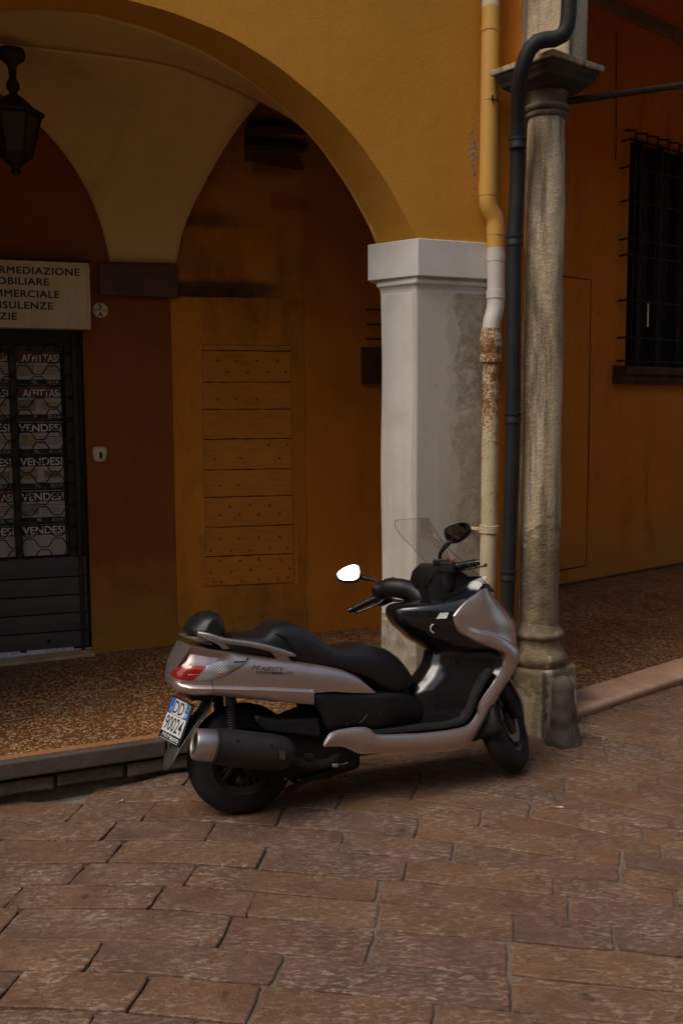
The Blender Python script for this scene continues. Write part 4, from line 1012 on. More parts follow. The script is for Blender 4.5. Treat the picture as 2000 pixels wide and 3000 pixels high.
def m_paint(name, color, rough=0.30, metal=0.75):
    m = NT(name); p = m.pos(obj=True)
    c = m.ramp(m.noise(p, 3, 5), [(0.3, sc_(color, 0.93)), (0.7, sc_(color, 1.05))])
    m.set(c, m.ramp(m.noise(p, 9, 6, 0.7), [(0.3, rough * 0.85), (0.75, rough * 1.3)]), metal, 0.5)
    m.b.inputs['Coat Weight'].default_value = 0.35; m.b.inputs['Coat Roughness'].default_value = 0.10
    return m.m
M_silver = m_paint('silver_paint', (0.50, 0.405, 0.36), 0.31, 0.80)
M_alu = simple('satin_aluminium', (0.46, 0.42, 0.40), 0.33, 0.85, 0.08, 10, 0.04, 300)
M_blk = simple('black_plastic', (0.008, 0.008, 0.0085), 0.45, 0, 0.25, 8, 0.12, 500, spec=0.35)
M_blkgloss = simple('gloss_black_plastic', (0.007, 0.007, 0.008), 0.16, 0, 0.2, 6, coat=0.3)
M_mat = simple('rubber_floor_mat', (0.016, 0.016, 0.016), 0.75, 0, 0.3, 20, 0.3, 300, spec=0.2)
M_seat = simple('black_seat_vinyl', (0.009, 0.009, 0.0105), 0.40, 0, 0.2, 6, 0.25, 420)
def m_tyre():
    m = NT('tyre_rubber'); p = m.pos(obj=True); x, y, z = m.sep(p)
    ang = m.math('ARCTAN2', z, x)
    g = m.math('SINE', m.math('ADD', m.math('MULTIPLY', ang, 22.0), m.math('MULTIPLY', m.math('ABSOLUTE', y), 90.0)))
    gv = m.math('GREATER_THAN', g, 0.80)
    d = m.noise(p, 14, 6)
    m.set(m.ramp(d, [(0.35, (0.009, 0.009, 0.009)), (0.75, (0.022, 0.020, 0.018))]), 0.85, 0, 0.3)
    m.bump(m.math('SUBTRACT', m.math('MULTIPLY', m.noise(p, 120, 3), 0.2), gv), 0.6, 0.006); return m.m
M_tyre = m_tyre()
M_rim = simple('dark_alloy', (0.030, 0.027, 0.025), 0.5, 0.5, 0.2, 9)
M_bronze = simple('worn_disc_metal', (0.28, 0.21, 0.14), 0.4, 0.8, 0.25, 25)
M_engine = simple('grimy_engine_metal', (0.010, 0.009, 0.008), 0.65, 0.2, 0.4, 14, 0.3, 120, spec=0.3)
def m_muffler():
    m = NT('scuffed_black_muffler'); p = m.pos(obj=True)
    c = m.ramp(m.noise(p, 5, 7), [(0.3, (0.016, 0.015, 0.015)), (0.7, (0.030, 0.027, 0.025))])
    ps = m.pos((1, 1, 14), True)
    c = m.mix(m.ramp(m.noise(ps, 9, 6, 0.7, 0.6), [(0.60, 0.0), (0.70, 0.5)]), c, (0.11, 0.085, 0.07))
    c = m.mix(m.ramp(m.noise(p, 30, 3), [(0.69, 0.0), (0.73, 0.6)]), c, (0.20, 0.10, 0.045))
    m.set(c, 0.5, 0.2, 0.4); m.bump(m.noise(p, 60, 5), 0.15, 0.002); return m.m
M_muffler = m_muffler()
M_redlens = simple('red_tail_lens', (0.30, 0.012, 0.008), 0.12, 0, 0.25, 25, coat=0.6)
def m_clear():
    m = NT('ribbed_clear_lens'); p = m.pos(obj=True)
    w = m.n('ShaderNodeTexWave'); w.bands_direction = 'X'; w.inputs['Scale'].default_value = 30; w.inputs['Distortion'].default_value = 0.3; 
    mp = m.n('ShaderNodeMapping'); mp.inputs['Rotation'].default_value = (0, rad(42), 0); m.l(p, mp.inputs[0]); m.l(mp.outputs[0], w.inputs['Vector'])
    c = m.ramp(w.outputs['Fac'], [(0.2, (0.25, 0.235, 0.225)), (0.8, (0.50, 0.475, 0.455))])
    x = m.sep(p)[0]
    c = m.mix(m.ramp(m.math('ADD', m.math('MULTIPLY', x, 4.0), m.math('ADD', 0.95, m.math('MULTIPLY', m.noise(p, 30, 4), 0.25))), [(0.72, 0.0), (0.85, 1.0)]), c, (0.17, 0.155, 0.15))
    m.set(c, 0.12, 0.35, 0.5); m.b.inputs['Coat Weight'].default_value = 0.7; m.b.inputs['Coat Roughness'].default_value = 0.04
    m.bump(w.outputs['Fac'], 0.25, 0.003); return m.m
M_clear = m_clear()
M_amber = simple('amber_bulb', (0.45, 0.13, 0.03), 0.2, 0, 0.1, 20, coat=0.5)
M_mirror = NT('mirror_glass'); M_mirror.set((0.92, 0.93, 0.95), 0.015, 1.0); M_mirror = M_mirror.m
def m_screen():
    m = NT('clear_windscreen')
    t = m.n('ShaderNodeBsdfTransparent'); t.inputs[0].default_value = (0.88, 0.87, 0.855, 1)
    gl = m.n('ShaderNodeBsdfGlossy'); gl.inputs['Roughness'].default_value = 0.04; gl.inputs[0].default_value = (0.9, 0.9, 0.92, 1)
    fr = m.n('ShaderNodeFresnel'); fr.inputs[0].default_value = 1.12
    mx = m.n('ShaderNodeMixShader'); m.l(m.math('MULTIPLY', fr.outputs[0], 0.35), mx.inputs[0]); m.l(t.outputs[0], mx.inputs[1]); m.l(gl.outputs[0], mx.inputs[2])
    m.l(mx.outputs[0], m.t.nodes['Material Output'].inputs['Surface']); return m.m
M_screen = m_screen()
M_screen_edge = simple('screen_edge', (0.10, 0.075, 0.06), 0.25, 0, 0.1, 10)
M_plate = simple('white_plate', (0.62, 0.62, 0.62), 0.45, 0, 0.05, 20)
M_pblue = simple('plate_blue', (0.020, 0.11, 0.42), 0.45, 0, 0.05, 20)
M_stick = simple('white_sticker', (0.62, 0.63, 0.62), 0.6, 0, 0.06, 20)
M_redbtn = simple('red_switch', (0.45, 0.02, 0.03), 0.4)
M_chrome = simple('chrome', (0.6, 0.6, 0.6), 0.15, 1.0, 0.05, 10)

def itp(x, P): return float(np.interp(x, [p[0] for p in P], [p[1] for p in P]))
BZ = [(-.315, .690), (-.305, .664), (-.290, .653), (-.271, .644), (-.225, .627), (-.136, .620), (-.023, .598), (.18, .556), (.353, .525)]
TZ = [(-.315, .706), (-.305, .722), (-.290, .752), (-.271, .787), (-.25, .822), (-.225, .858), (-.17, .843), (-.112, .829), (.056, .794), (.27, .743), (.439, .700), (.525, .672), (.601, .631), (.641, .592), (.684, .546)]
CZ = [(-.315, .699), (-.27, .676), (-.2, .668), (-.139, .662), (.109, .632), (.365, .594)]
BW = [(-.315, .035), (-.310, .07), (-.300, .100), (-.285, .125), (-.26, .148), (-.22, .166), (-.15, .184), (0, .200), (.2, .212), (.45, .215), (.6, .207), (.684, .198)]
LOW2 = [(.3531, .580), (.451, .578), (.551, .560), (.684, .543)]
def section(x):
    strip = x <= .353
    b = itp(x, BZ) if strip else itp(x, LOW2)
    t = itp(x, TZ); W = itp(x, BW); c = itp(x, CZ) if strip else b
    h = max(t - b, 0.002); k = min(1, h / .15); t = b + h
    c = min(c, t - 0.4 * h) if strip else b
    s = smooth01((x + .33) / .1) * k
    if strip:
        P = [(W - .06 * s, b + .006 * k), (W - .010 * s, b), (W - .001 * s, b + .15 * (c - b)), (W + .006 * s, b + .55 * (c - b)), (W + .009 * s, c - .010 * k), (W + .004 * s, c - .002 * k), (W - .008 * s, c + .004 * k)]
    else:
        P = [(W - .06 * s, b + .0008), (W - .012 * s, b + .0004), (W - .008 * s, b + .0008), (W - .008 * s, b + .0012), (W - .008 * s, b + .0016), (W - .008 * s, b + .0020), (W - .008 * s, b + .0024)]
    c2 = P[-1][1]
    tk = smooth01((.02 - x) / .14)                       # the tail is hollowed under its upper lip
    for f, o, o2 in ((.18, -.004, -.004), (.40, -.002, -.004), (.60, -.006, -.018), (.78, -.016, -.034), (.90, -.030, -.022), (.965, -.046, -.010), (1.0, -.066, -.040)):
        P.append((W + (o + (o2 - o) * tk) * s, c2 + f * (t - c2)))
    return P
def wsec(x, z):
    P = section(x)[1:]
    return float(np.interp(z, [p[1] for p in P], [p[0] for p in P]))
XS = [-.3148, -.312, -.308, -.302, -.295, -.285, -.272, -.258, -.242, -.225, -.20, -.175, -.15, -.137]
rings = []
for x in XS:
    S = section(x); rings.append([(x, -w, z) for w, z in S] + [(x, w, z) for w, z in reversed(S)])
q = MB(); q.loft(rings); tail = q.build('tail_cowl', M_silver, sco, True, 38)
XP = [-.1372] + [-.12 + .04 * i for i in range(12)] + [.3529, .3532] + [.37 + .03 * i for i in range(10)] + [.668, .678, .684]
for sgn in (-1, 1):
    q = MB(); q.grid([[(x, sgn * w, z) for w, z in section(x)] for x in XP])
    o = q.build('side_panel', M_silver, sco, True, 38)
# dark inner body under the panels
q = MB()
q.loft([[(x, -w, z0), (x, -w, z1), (x, w, z1), (x, w, z0)] for x, w, z0, z1 in ((-.20, .09, .64, .80), (0, .15, .61, .77), (.3, .165, .56, .70), (.6, .16, .50, .60))])
q.build('inner_body', M_blk, sco)

# lamps in the tail
def patch(top, bot, n, m, off, mat_, name, sgn, parent=sco):
    T, B = resample(top, n), resample(bot, n); G = []
    for i in range(m):
        v_ = i / (m - 1); row_ = []
        for a, b_ in zip(T, B):
            x, z = a[0] * (1 - v_) + b_[0] * v_, a[1] * (1 - v_) + b_[1] * v_
            e = min(1, min(v_, 1 - v_) * 6) * .004
            row_.append((x, sgn * (wsec(x, z) + off + e), z))
        G.append(row_)
    q = MB(); q.grid(G); o = q.build(name, mat_, parent, True, 60); return o
for sgn in (-1, 1):
    tl = patch([(-.3095, .732), (-.285, .760), (-.268, .771), (-.235, .766), (-.159, .758)], [(-.3085, .716), (-.295, .707), (-.27, .701), (-.25, .698), (-.225, .697)], 16, 8, .0025, M_redlens, 'tail_light', sgn)
    for zz_, xx in ((.722, -.215),):
        patch([(xx - .03, zz_ + .006), (xx + .02, zz_ + .004)], [(xx - .03, zz_ - .004), (xx + .018, zz_ - .006)], 4, 3, .0062, simple('bright_red_reflector', (0.38, 0.018, 0.010), 0.15), 'reflector', sgn, tl)
    patch([(-.157, .7578), (-.125, .768), (-.089, .775), (-.03, .772), (.036, .766)], [(-.223, .6968), (-.175, .690), (-.102, .702), (-.021, .731), (.032, .7645)], 22, 10, .0025, M_clear, 'indicator_lens', sgn)
    patch([(-.105, .728), (-.090, .731)], [(-.107, .715), (-.092, .714)], 4, 3, .0052, M_amber, 'amber_bulb', sgn)
    patch([(-.03, .769), (0, .768), (.04, .7675)], [(-.02, .7605), (.01, .762), (.038, .7665)], 6, 3, .0045, M_blkgloss, 'lens_tip', sgn)
    q = MB(); q.tube([(.035, sgn * (wsec(.035, .77)), .771), (.046, sgn * (wsec(.046, .776) + .003), .777)], .0045, 6); q.build('rubber_stop', M_blk, sco)

# grab rail, backrest
for sgn in (-1, 1):
    path = resample([(-.185, .135 * sgn, .912), (-.13, .160 * sgn, .897), (-.074, .170 * sgn, .873), (.06, .178 * sgn, .842), (.14, .180 * sgn, .818), (.21, .178 * sgn, .792), (.285, .172 * sgn, .766)], 26)
    q = MB(); R = []
    for i, p in enumerate(path):
        k = min(1, (len(path) - 1 - i) / 5 + .35); a = 0.010 + .004 * (i / 25)
        R.append([(p[0], p[1] + sgn * .014 * k * math.cos(t), p[2] + (a + .003) * k * math.sin(t)) for t in [2 * math.pi * j / 12 for j in range(12)]])
    q.loft(R)
    q.loft([[(x + dx, sgn * (y + dy), z) for dx, dy in ((-.016, -.006), (.016, -.006), (.016, .006), (-.016, .006))] for x, y, z in ((-.15, .155, .893), (-.11, .160, .872), (-.075, .160, .850), (-.055, .155, .828))])
    q.loft([[(x + dx, sgn * (y + dy), z) for dx, dy in ((-.03, -.005), (.03, -.005), (.03, .005), (-.03, .005))] for x, y, z in ((.19, .172, .795), (.215, .165, .765), (.235, .16, .735))])
    q.build('grab_rail', M_alu, sco, True, 45)
q = MB(); q.loft([[(x, y, z) for x, z in ((-.235, .893), (-.18, .868), (-.10, .860), (-.05, .872), (-.06, .893))] for y in (-.11, .11)]); bevel(q.build('rail_bracket', M_alu, sco), .008, 2)
prof = [(-.237, .924), (-.205, .955), (-.162, .988), (-.107, 1.002), (-.066, .996), (-.033, .968), (-.019, .926), (-.026, .886), (-.085, .882), (-.147, .888), (-.221, .903)]
cx_, cz_ = -.10, .925
PR = np.array([p for p in param(prof + [prof[0]], 41)[:-1]])
q = MB(); R = []
for t in np.linspace(-1, 1, 17):
    y = .145 * math.sin(t * math.pi / 2); k = max(0.10, (1 - abs(math.sin(t * math.pi / 2)) ** 2.6)) ** .42
    R.append([(cx_ - .0 + (x - cx_) * k * .86 + .028 * 0, y, cz_ - .012 + (z - cz_ + .012) * (0.35 + .65 * k)) for x, z in PR])
q.loft(R); q.build('backrest', M_seat, sco, True, 60)

# seat
def dome(x, zb, zt, w, n=18, e=.62, sk=.5):
    r = [(x, -w * .92, zb)]
    for i in range(n + 1):
        a = math.pi * i / n; c, s_ = -math.cos(a), math.sin(a)
        r.append((x, w * math.copysign(abs(c) ** sk, c), zb + .02 + (zt - zb - .02) * s_ ** e))
    r.append((x, w * .92, zb)); return r
SP = [(-.06, .82, .868, .10), (-.045, .81, .880, .125), (0, .80, .884, .150), (.06, .79, .882, .158), (.13, .775, .880, .163), (.155, .77, .886, .165), (.18, .765, .906, .165), (.21, .755, .919, .165), (.25, .745, .925, .165), (.30, .735, .919, .166), (.36, .72, .894, .168), (.42, .705, .850, .170), (.47, .69, .803, .171), (.51, .68, .775, .172), (.55, .66, .773, .174), (.62, .63, .778, .175), (.69, .595, .776, .172), (.74, .555, .769, .165), (.79, .52, .750, .153), (.83, .51, .725, .140), (.87, .515, .694, .125), (.90, .53, .660, .112), (.922, .545, .630, .100), (.936, .56, .600, .088), (.938, .568, .585, .08)]
q = MB(); q.loft([dome(*s_) for s_ in SP]); seat = q.build('seat', M_seat, sco, True, 60)
for sgn in (-1, 1):
    q = MB(); q.tube(resample([(.195, sgn * .150, .882), (.235, sgn * .166, .858), (.275, sgn * .170, .80), (.30, sgn * .172, .765)], 14), .006, 6); q.build('seat_seam', M_blk, seat, True)
q = MB(); q.loft([[(x, -w, z0), (x, -w * 1.02, z1), (x, w * 1.02, z1), (x, w, z0)] for x, w, z0, z1 in ((.55, .185, .44, .58), (.70, .17, .42, .545), (.80, .14, .42, .53), (.872, .115, .42, .57), (.905, .10, .42, .56), (.925, .09, .42, .50))]); q.build('seat_base', M_blk, sco, True, 40)

# lower black side covers
for sgn in (-1, 1):
    q = MB()
    T = resample([(.358, .562), (.372, .578), (.451, .576), (.551, .559), (.683, .542), (.80, .53), (.9, .50), (1.0, .43), (1.08, .37)], 30)
    B_ = resample([(.362, .52), (.392, .469), (.428, .393), (.52, .385), (.60, .378), (.70, .36), (.85, .35), (1.0, .345), (1.08, .345)], 30)
    G = []
    for i in range(8):
        v_ = i / 7; G.append([(a[0] * (1 - v_) + b_[0] * v_, sgn * (.192 + .012 * math.sin(math.pi * v_) - .10 * smooth01((a[0] - .72) / .35)), a[1] * (1 - v_) + b_[1] * v_) for a, b_ in zip(T, B_)])
    q.grid(G); o = q.build('lower_cover', M_blk, sco, True, 50); solid(o, .006, 0)
    q = MB(); q.tube([(.588, sgn * .208, .408), (.612, sgn * .208, .425), (.63, sgn * .206, .447)], .002, 5); q.build('footrest_edge', M_rim, sco)

# silver cowl and sill: one ribbon from the nose, round the leg opening and back along the floor
IN = [(1.277, 1.014), (1.204, .972), (1.127, .905), (1.121, .882), (1.139, .831), (1.194, .783), (1.29, .73), (1.375, .694), (1.403, .654), (1.391, .596), (1.336, .52), (1.252, .427), (1.232, .371), (1.176, .327), (1.085, .316), (.925, .318), (.803, .328), (.70, .338), (.655, .350), (.630, .375), (.59, .388), (.517, .391), (.43, .380), (.385, .326)]
OUT = [(1.385, 1.030), (1.453, .947), (1.518, .874), (1.560, .800), (1.566, .740), (1.562, .705), (1.562, .665), (1.545, .606), (1.512, .560), (1.455, .520), (1.405, .480), (1.339, .407), (1.275, .328), (1.200, .251), (1.128, .212), (.999, .213), (.88, .226), (.76, .244), (.66, .253), (.575, .261), (.521, .290), (.476, .310), (.42, .319), (.384, .322)]
YI = [.20, .215, .225, .226, .228, .230, .232, .232, .230, .228, .226, .226, .228, .232, .236, .238, .238, .238, .238, .238, .238, .238, .238, .238]
YO = [.085, .085, .085, .085, .088, .095, .100, .108, .13, .165, .19, .205, .212, .218, .222, .225, .226, .226, .226, .226, .228, .23, .232, .234]
NU_, NV_ = 150, 30
pi_, po_ = param([(a[0], y, a[1]) for a, y in zip(IN, YI)], NU_), param([(a[0], y, a[1]) for a, y in zip(OUT, YO)], NU_)
CRS = [(1.19, .832), (1.25, .812), (1.319, .792), (1.425, .746), (1.499, .698), (1.57, .655)]
def cowl(sgn):
    G = []
    for k in range(NU_):
        a, b_ = pi_[k], po_[k]; row_ = []
        L = math.hypot(a[0] - b_[0], a[2] - b_[2])
        for j in range(NV_):
            v_ = j / (NV_ - 1)
            x = a[0] + (b_[0] - a[0]) * v_; z = a[2] + (b_[2] - a[2]) * v_
            # plan curve: stays wide, then turns quickly in towards the nose or the sill bottom
            y = a[1] + (b_[1] - a[1]) * v_ ** 3.2 + .013 * math.sin(math.pi * min(1, v_ * 1.15)) * min(1, L / .12)
            if j == 0: y -= .012
            if x > 1.17 and z > .60:
                zc = itp(x, CRS); d = zc - z
                amt = smooth01((x - 1.17) / .12) * (1 - smooth01((x - 1.50) / .08))
                y += amt * (.032 * smooth01((d + .004) / .016) * (1 - smooth01((d - .03) / .10)))
            row_.append((x, sgn * y, z))
        G.append(row_)
    q = MB(); q.grid(G); o = q.build('front_cowl', M_silver, sco, True, 50); solid(o, .005, 0)
    e = MB(); e.tube([(p[0] - .002, sgn * (p[1] - .010), p[2] + .001) for p in pi_[2:]], .0035, 5); e.build('cowl_edge', M_alu, o, True)
    return o
for sgn in (-1, 1): cowl(sgn)
# nose between the two cowls, with the headlamps
q = MB(); G = []
for k in range(0, 62):
    p = po_[k]; G.append([(p[0] + .03 * (1 - t * t) - .004, t * (p[1] + .004), p[2] + .004 * (1 - t * t)) for t in np.linspace(-1, 1, 11)])
q.grid(G); q.build('nose_panel', M_silver, sco, True, 60)
for sgn in (-1, 1):
    q = MB(); q.grid([[(itp(z, [(.78, 1.574), (.85, 1.545), (.93, 1.485), (.99, 1.425)]) + .03 * (1 - (t * .9) ** 2), sgn * (.012 + .07 * t), z) for t in np.linspace(0, 1, 6)] for z in np.linspace(.80, .955, 8)]); q.build('headlamp', M_clear, sco, True)
# black inner legshield, knee panel, glovebox, dash
CZX = [(.345, .90), (.42, .90), (.50, .915), (.54, .955), (.58, 1.00), (.634, 1.045), (.70, 1.070), (.73, 1.030), (.773, .968), (.813, .929), (.854, .885), (.90, .860), (.940, .860), (.956, .885), (.964, .95), (.972, 1.05), (1.0, 1.15), (1.085, 1.22)]
SZX = [(.345, 1.215), (.371, 1.232), (.427, 1.252), (.52, 1.336), (.596, 1.391), (.654, 1.400), (.693, 1.372), (.73, 1.288), (.783, 1.192), (.831, 1.137), (.884, 1.120), (.905, 1.126), (.972, 1.203), (1.014, 1.276), (1.04, 1.30), (1.085, 1.33)]
q = MB(); G = []
for z in np.r_[np.linspace(.345, .70, 26), np.linspace(.715, 1.085, 26)]:
    xc, xs_ = itp(z, CZX), itp(z, SZX); row_ = []
    wt = .115 if z < .69 else .17                      # tunnel below, wider knee panel above
    for t in np.linspace(-1, 1, 45):
        y = t * .222; a = abs(y)
        k = float(np.interp(a, [0, .025, .06, .10, .13, .16, .19, .222], [0, .01, .05, .15, .30, .62, .92, 1.0]))
        if z >= .70: k = min(1, (a / .222) ** 2.4)
        if z < .40: k = k * .9
        row_.append((xc + (xs_ - xc) * k, y, z))
    G.append(row_)
q.grid(G); o = q.build('inner_fairing', M_blkgloss, sco, True, 50)
# floorboards with rubber mats
for sgn in (-1, 1):
    P_ = resample([(.60, .362), (.80, .352), (1.00, .345), (1.10, .348), (1.165, .368), (1.20, .41), (1.235, .48), (1.29, .56), (1.33, .60)], 26)
    q = MB(); q.loft([[(p[0] - dx, sgn * y, p[1] + dz) for y, dz, dx in ((.232, -.010, -.006), (.229, .004, .004), (.205, .006, .010), (.11, .002, .006), (.10, -.02, 0), (.2, -.03, -.02))] for p in P_])
    q.build('floor_mat', M_mat, sco, True, 40)
    q = MB(); q.lathe([(0, -.002), (.006, 0), (0, .003)], 8, 'Z', (1.285, sgn * .185, .60)); q.build('mat_screw', M_rim, sco, True)
q = MB(); q.loft([[(x, y, z) for y, z in ((-.215, .33), (.215, .33), (.19, .24), (-.19, .24))] for x in (.55, .8, 1.05, 1.17)]); q.build('belly_pan', M_blk, sco)
# dash cowl and instruments
q = MB()
q.loft([[(x, -w, z0), (x - .01, -w * .95, z1 - .02), (x - .01, -w * .6, z1), (x - .01, w * .6, z1), (x - .01, w * .95, z1 - .02), (x, w, z0)] for x, w, z0, z1 in ((1.055, .12, .965, 1.08), (1.080, .135, .965, 1.135), (1.115, .145, .965, 1.160), (1.18, .15, .965, 1.156), (1.26, .16, 1.0, 1.115), (1.33, .165, .99, 1.06), (1.38, .13, .98, 1.035))])
q.build('instrument_hood', M_blk, sco, True, 50)
for y in (-.075, .03):
    q = MB(); c_ = Vector((1.070, y, 1.085)); R = []
    nrm = Vector((-.85, 0, .5)).normalized(); u_ = Vector((0, 1, 0)); v2 = nrm.cross(u_)
    for r, d in ((.052, 0), (.055, .008), (.050, .010), (.047, .004)): R.append([tuple(c_ + u_ * r * math.cos(t) + v2 * r * math.sin(t) + nrm * d) for t in [2 * math.pi * j / 24 for j in range(24)]])
    q.loft(R, True, True); q.build('gauge_ring', M_blkgloss, sco, True, 50)
q = MB(); q.loft([[(x, -w, z), (x, w, z), (x + .04, w, z - .05), (x + .04, -w, z - .05)] for x, w, z in ((1.10, .165, .990), (1.18, .18, 1.015), (1.28, .185, 1.035), (1.35, .14, 1.042), (1.41, .095, 1.035))]); q.build('dash_shelf', M_blk, sco, True, 50)
# sticker and ignition lock sit on the right side of the inner fairing
def fair(z, y):
    xc, xs_ = itp(z, CZX), itp(z, SZX); return xc + (xs_ - xc) * min(1, (abs(y) / .222) ** 2.4)
def on_fair(y, z, d=.003):
    e = .004
    p = Vector((fair(z, y), y, z)); a = Vector((fair(z, y + e) - fair(z, y - e), 2 * e, 0)); b_ = Vector((fair(z + e, y) - fair(z - e, y), 0, 2 * e))
    n_ = a.cross(b_).normalized()
    if n_.x > 0: n_ = -n_
    return p + n_ * d, n_
q = MB(); q.add([tuple(on_fair(y, z, .004)[0]) for y, z in ((-.190, .884), (-.211, .884), (-.212, .912), (-.196, .912))], [(0, 1, 2, 3)])
o = q.build('paper_sticker', M_stick, sco); solid(o, .001, 0)
P0, n0 = on_fair(-.178, .835, .005)
u_ = Vector((0, 0, 1)) - n0 * n0.z; u_.normalize(); v2 = n0.cross(u_)
q = MB(); q.tube([tuple(P0 + u_ * .024 * math.cos(t) + v2 * .024 * math.sin(t)) for t in np.linspace(0.3, 2.9, 14)], .004, 6); q.build('ignition_ring', M_stick, sco, True)
q = MB(); q.tube([tuple(P0), tuple(P0 + n0 * .014)], .015, 12); q.build('ignition_lock', M_blkgloss, sco, True, 50)

# windscreen: curved sheet
ZR = [(1.04, 1.318, .250), (1.10, 1.262, .250), (1.153, 1.213, .240), (1.18, 1.182, .228), (1.215, 1.145, .213), (1.25, 1.113, .208), (1.28, 1.085, .215), (1.31, 1.060, .226), (1.345, 1.037, .230), (1.372, 1.026, .226), (1.390, 1.022, .216), (1.398, 1.022, .195)]
ZRr = resample(ZR, 26); G = []
for z, x, w in ZRr:
    G.append([(x + .07 * (1 - t * t) * (1 if z < 1.3 else .8), t * w, z + .004 * (1 - t * t)) for t in np.linspace(-1, 1, 15)])
q = MB(); q.grid(G); ws = q.build('windscreen', M_screen, sco, True)
for sgn in (-1, 1):
    q = MB(); q.tube([(x, sgn * w, z) for z, x, w in ZRr], .0022 if sgn < 0 else .0016, 5); q.build('screen_edge', M_screen_edge, ws, True)
q = MB(); q.tube(G[-1], .0012, 5); q.build('screen_edge', M_screen_edge, ws, True)

# handlebar, turned to the left
HB = Matrix.Translation((1.06, .03, 1.0))
Lg0, Lg1, Lc = Vector((.776, .295, .922)), Vector((.905, .262, .976)), Vector((.955, .235, 1.000))
Rg0, Rg1 = Vector((1.268, -.225, 1.158)), Vector((1.165, -.155, 1.142))
q = MB(); q.tube(resample([(1.15, -.10, .955), (1.11, -.045, .950), (1.085, .03, .968), (1.05, .08, 1.003), (1.0, .12, 1.027), (.95, .175, 1.033), (.905, .225, 1.023)], 24), [.050 + .006 * math.sin(math.pi * i / 23) - .008 * (i > 20) for i in range(24)], 16, 1.0, .9)
q.tube(resample([(1.13, -.07, .955), (1.15, -.11, 1.03), (1.155, -.12, 1.10), (1.165, -.14, 1.135)], 14), .046, 12)
q.build('handlebar_cover', M_blk, sco, True, 60)
q = MB(); q.lathe([(0.0, .004), (.018, .004), (.021, 0), (.024, 0), (.024, -.004)], 20); 
hbc = q.build('cap_ring', M_blk, sco, True, 50, (1.065, .035, 1.026), (rad(20), rad(-34), 0))
def grip(a, b_, name='grip'):
    q = MB(); n_ = 18; d_ = (b_ - a)
    q.tube([tuple(a + d_ * (i / n_)) for i in range(n_ + 1)], [.021 if i in (0, n_) else .0180 + .0012 * (i % 2) for i in range(n_ + 1)], 14); return q.build(name, M_blk, sco, True, 40)
grip(Lg0, Lg1); grip(Rg0, Rg1)
for a, b_ in ((Lg0, Lg1), (Rg0, Rg1)):
    d_ = (a - b_).normalized(); q = MB(); q.tube([tuple(a), tuple(a + d_ * .022)], .0155, 12); q.build('bar_end', M_blkgloss, sco, True, 40)
# switch blocks, levers
q = MB(); q.loft([[(x, y, z) for x, z in ((-.04, -.045), (.05, -.055), (.055, .035), (-.03, .035))] for y in (-.03, .035)]); o = q.build('switch_block', M_blk, sco, False, None, (.935, .245, .985), (0, rad(-18), rad(18))); bevel(o, .012, 3)
q = MB(); q.tube([(.90, .255, .992), (.895, .25, 1.03)], .017, 10); q.build('mirror_mount', M_blkgloss, sco, True, 40)
q = MB(); q.loft([[(x, y, z) for x, z in ((-.05, -.012), (.05, -.012), (.05, .016), (-.05, .016))] for y in (-.03, .03)]); o = q.build('brake_reservoir', M_blk, sco, False, None, (.958, .215, 1.055), (rad(-10), rad(-16), rad(38))); bevel(o, .005, 2)
q = MB(); q.tube(resample([(.955, .20, .995), (.915, .215, .955), (.86, .25, .925), (.80, .275, .905), (.79, .285, .902)], 14), [.006] * 13 + [.009], 8, 1, .7); q.build('brake_lever', M_blkgloss, sco, True)
q = MB(); q.tube(resample([(1.19, -.16, 1.120), (1.25, -.215, 1.130), (1.30, -.245, 1.140), (1.318, -.25, 1.145)], 12), [.008, .008, .007, .0065, .006, .006, .0055, .005, .005, .005, .007, .010], 8, 1, .8); q.build('brake_lever', M_blkgloss, sco, True)
q = MB(); q.loft([[(x, y, z) for x, z in ((-.04, -.03), (.035, -.03), (.035, .03), (-.04, .03))] for y in (-.03, .03)]); o = q.build('switch_block', M_blk, sco, False, None, (1.150, -.145, 1.142), (0, rad(3), rad(-34))); bevel(o, .010, 3)
q = MB(); q.loft([[(x, y, z) for x, y in ((-.010, -.008), (.010, -.008), (.010, .008), (-.010, .008))] for z in (0, .016)]); o = q.build('kill_switch', M_redbtn, sco, False, None, (1.165, -.165, 1.168), (0, rad(-20), rad(-34))); bevel(o, .003, 2)
q = MB(); q.loft([[(x, y, z) for x, z in ((-.045, -.010), (.045, -.010), (.045, .012), (-.045, .012))] for y in (-.025, .025)]); o = q.build('brake_reservoir', M_blk, sco, False, None, (1.135, -.105, 1.172), (0, 0, rad(-35))); bevel(o, .005, 2)

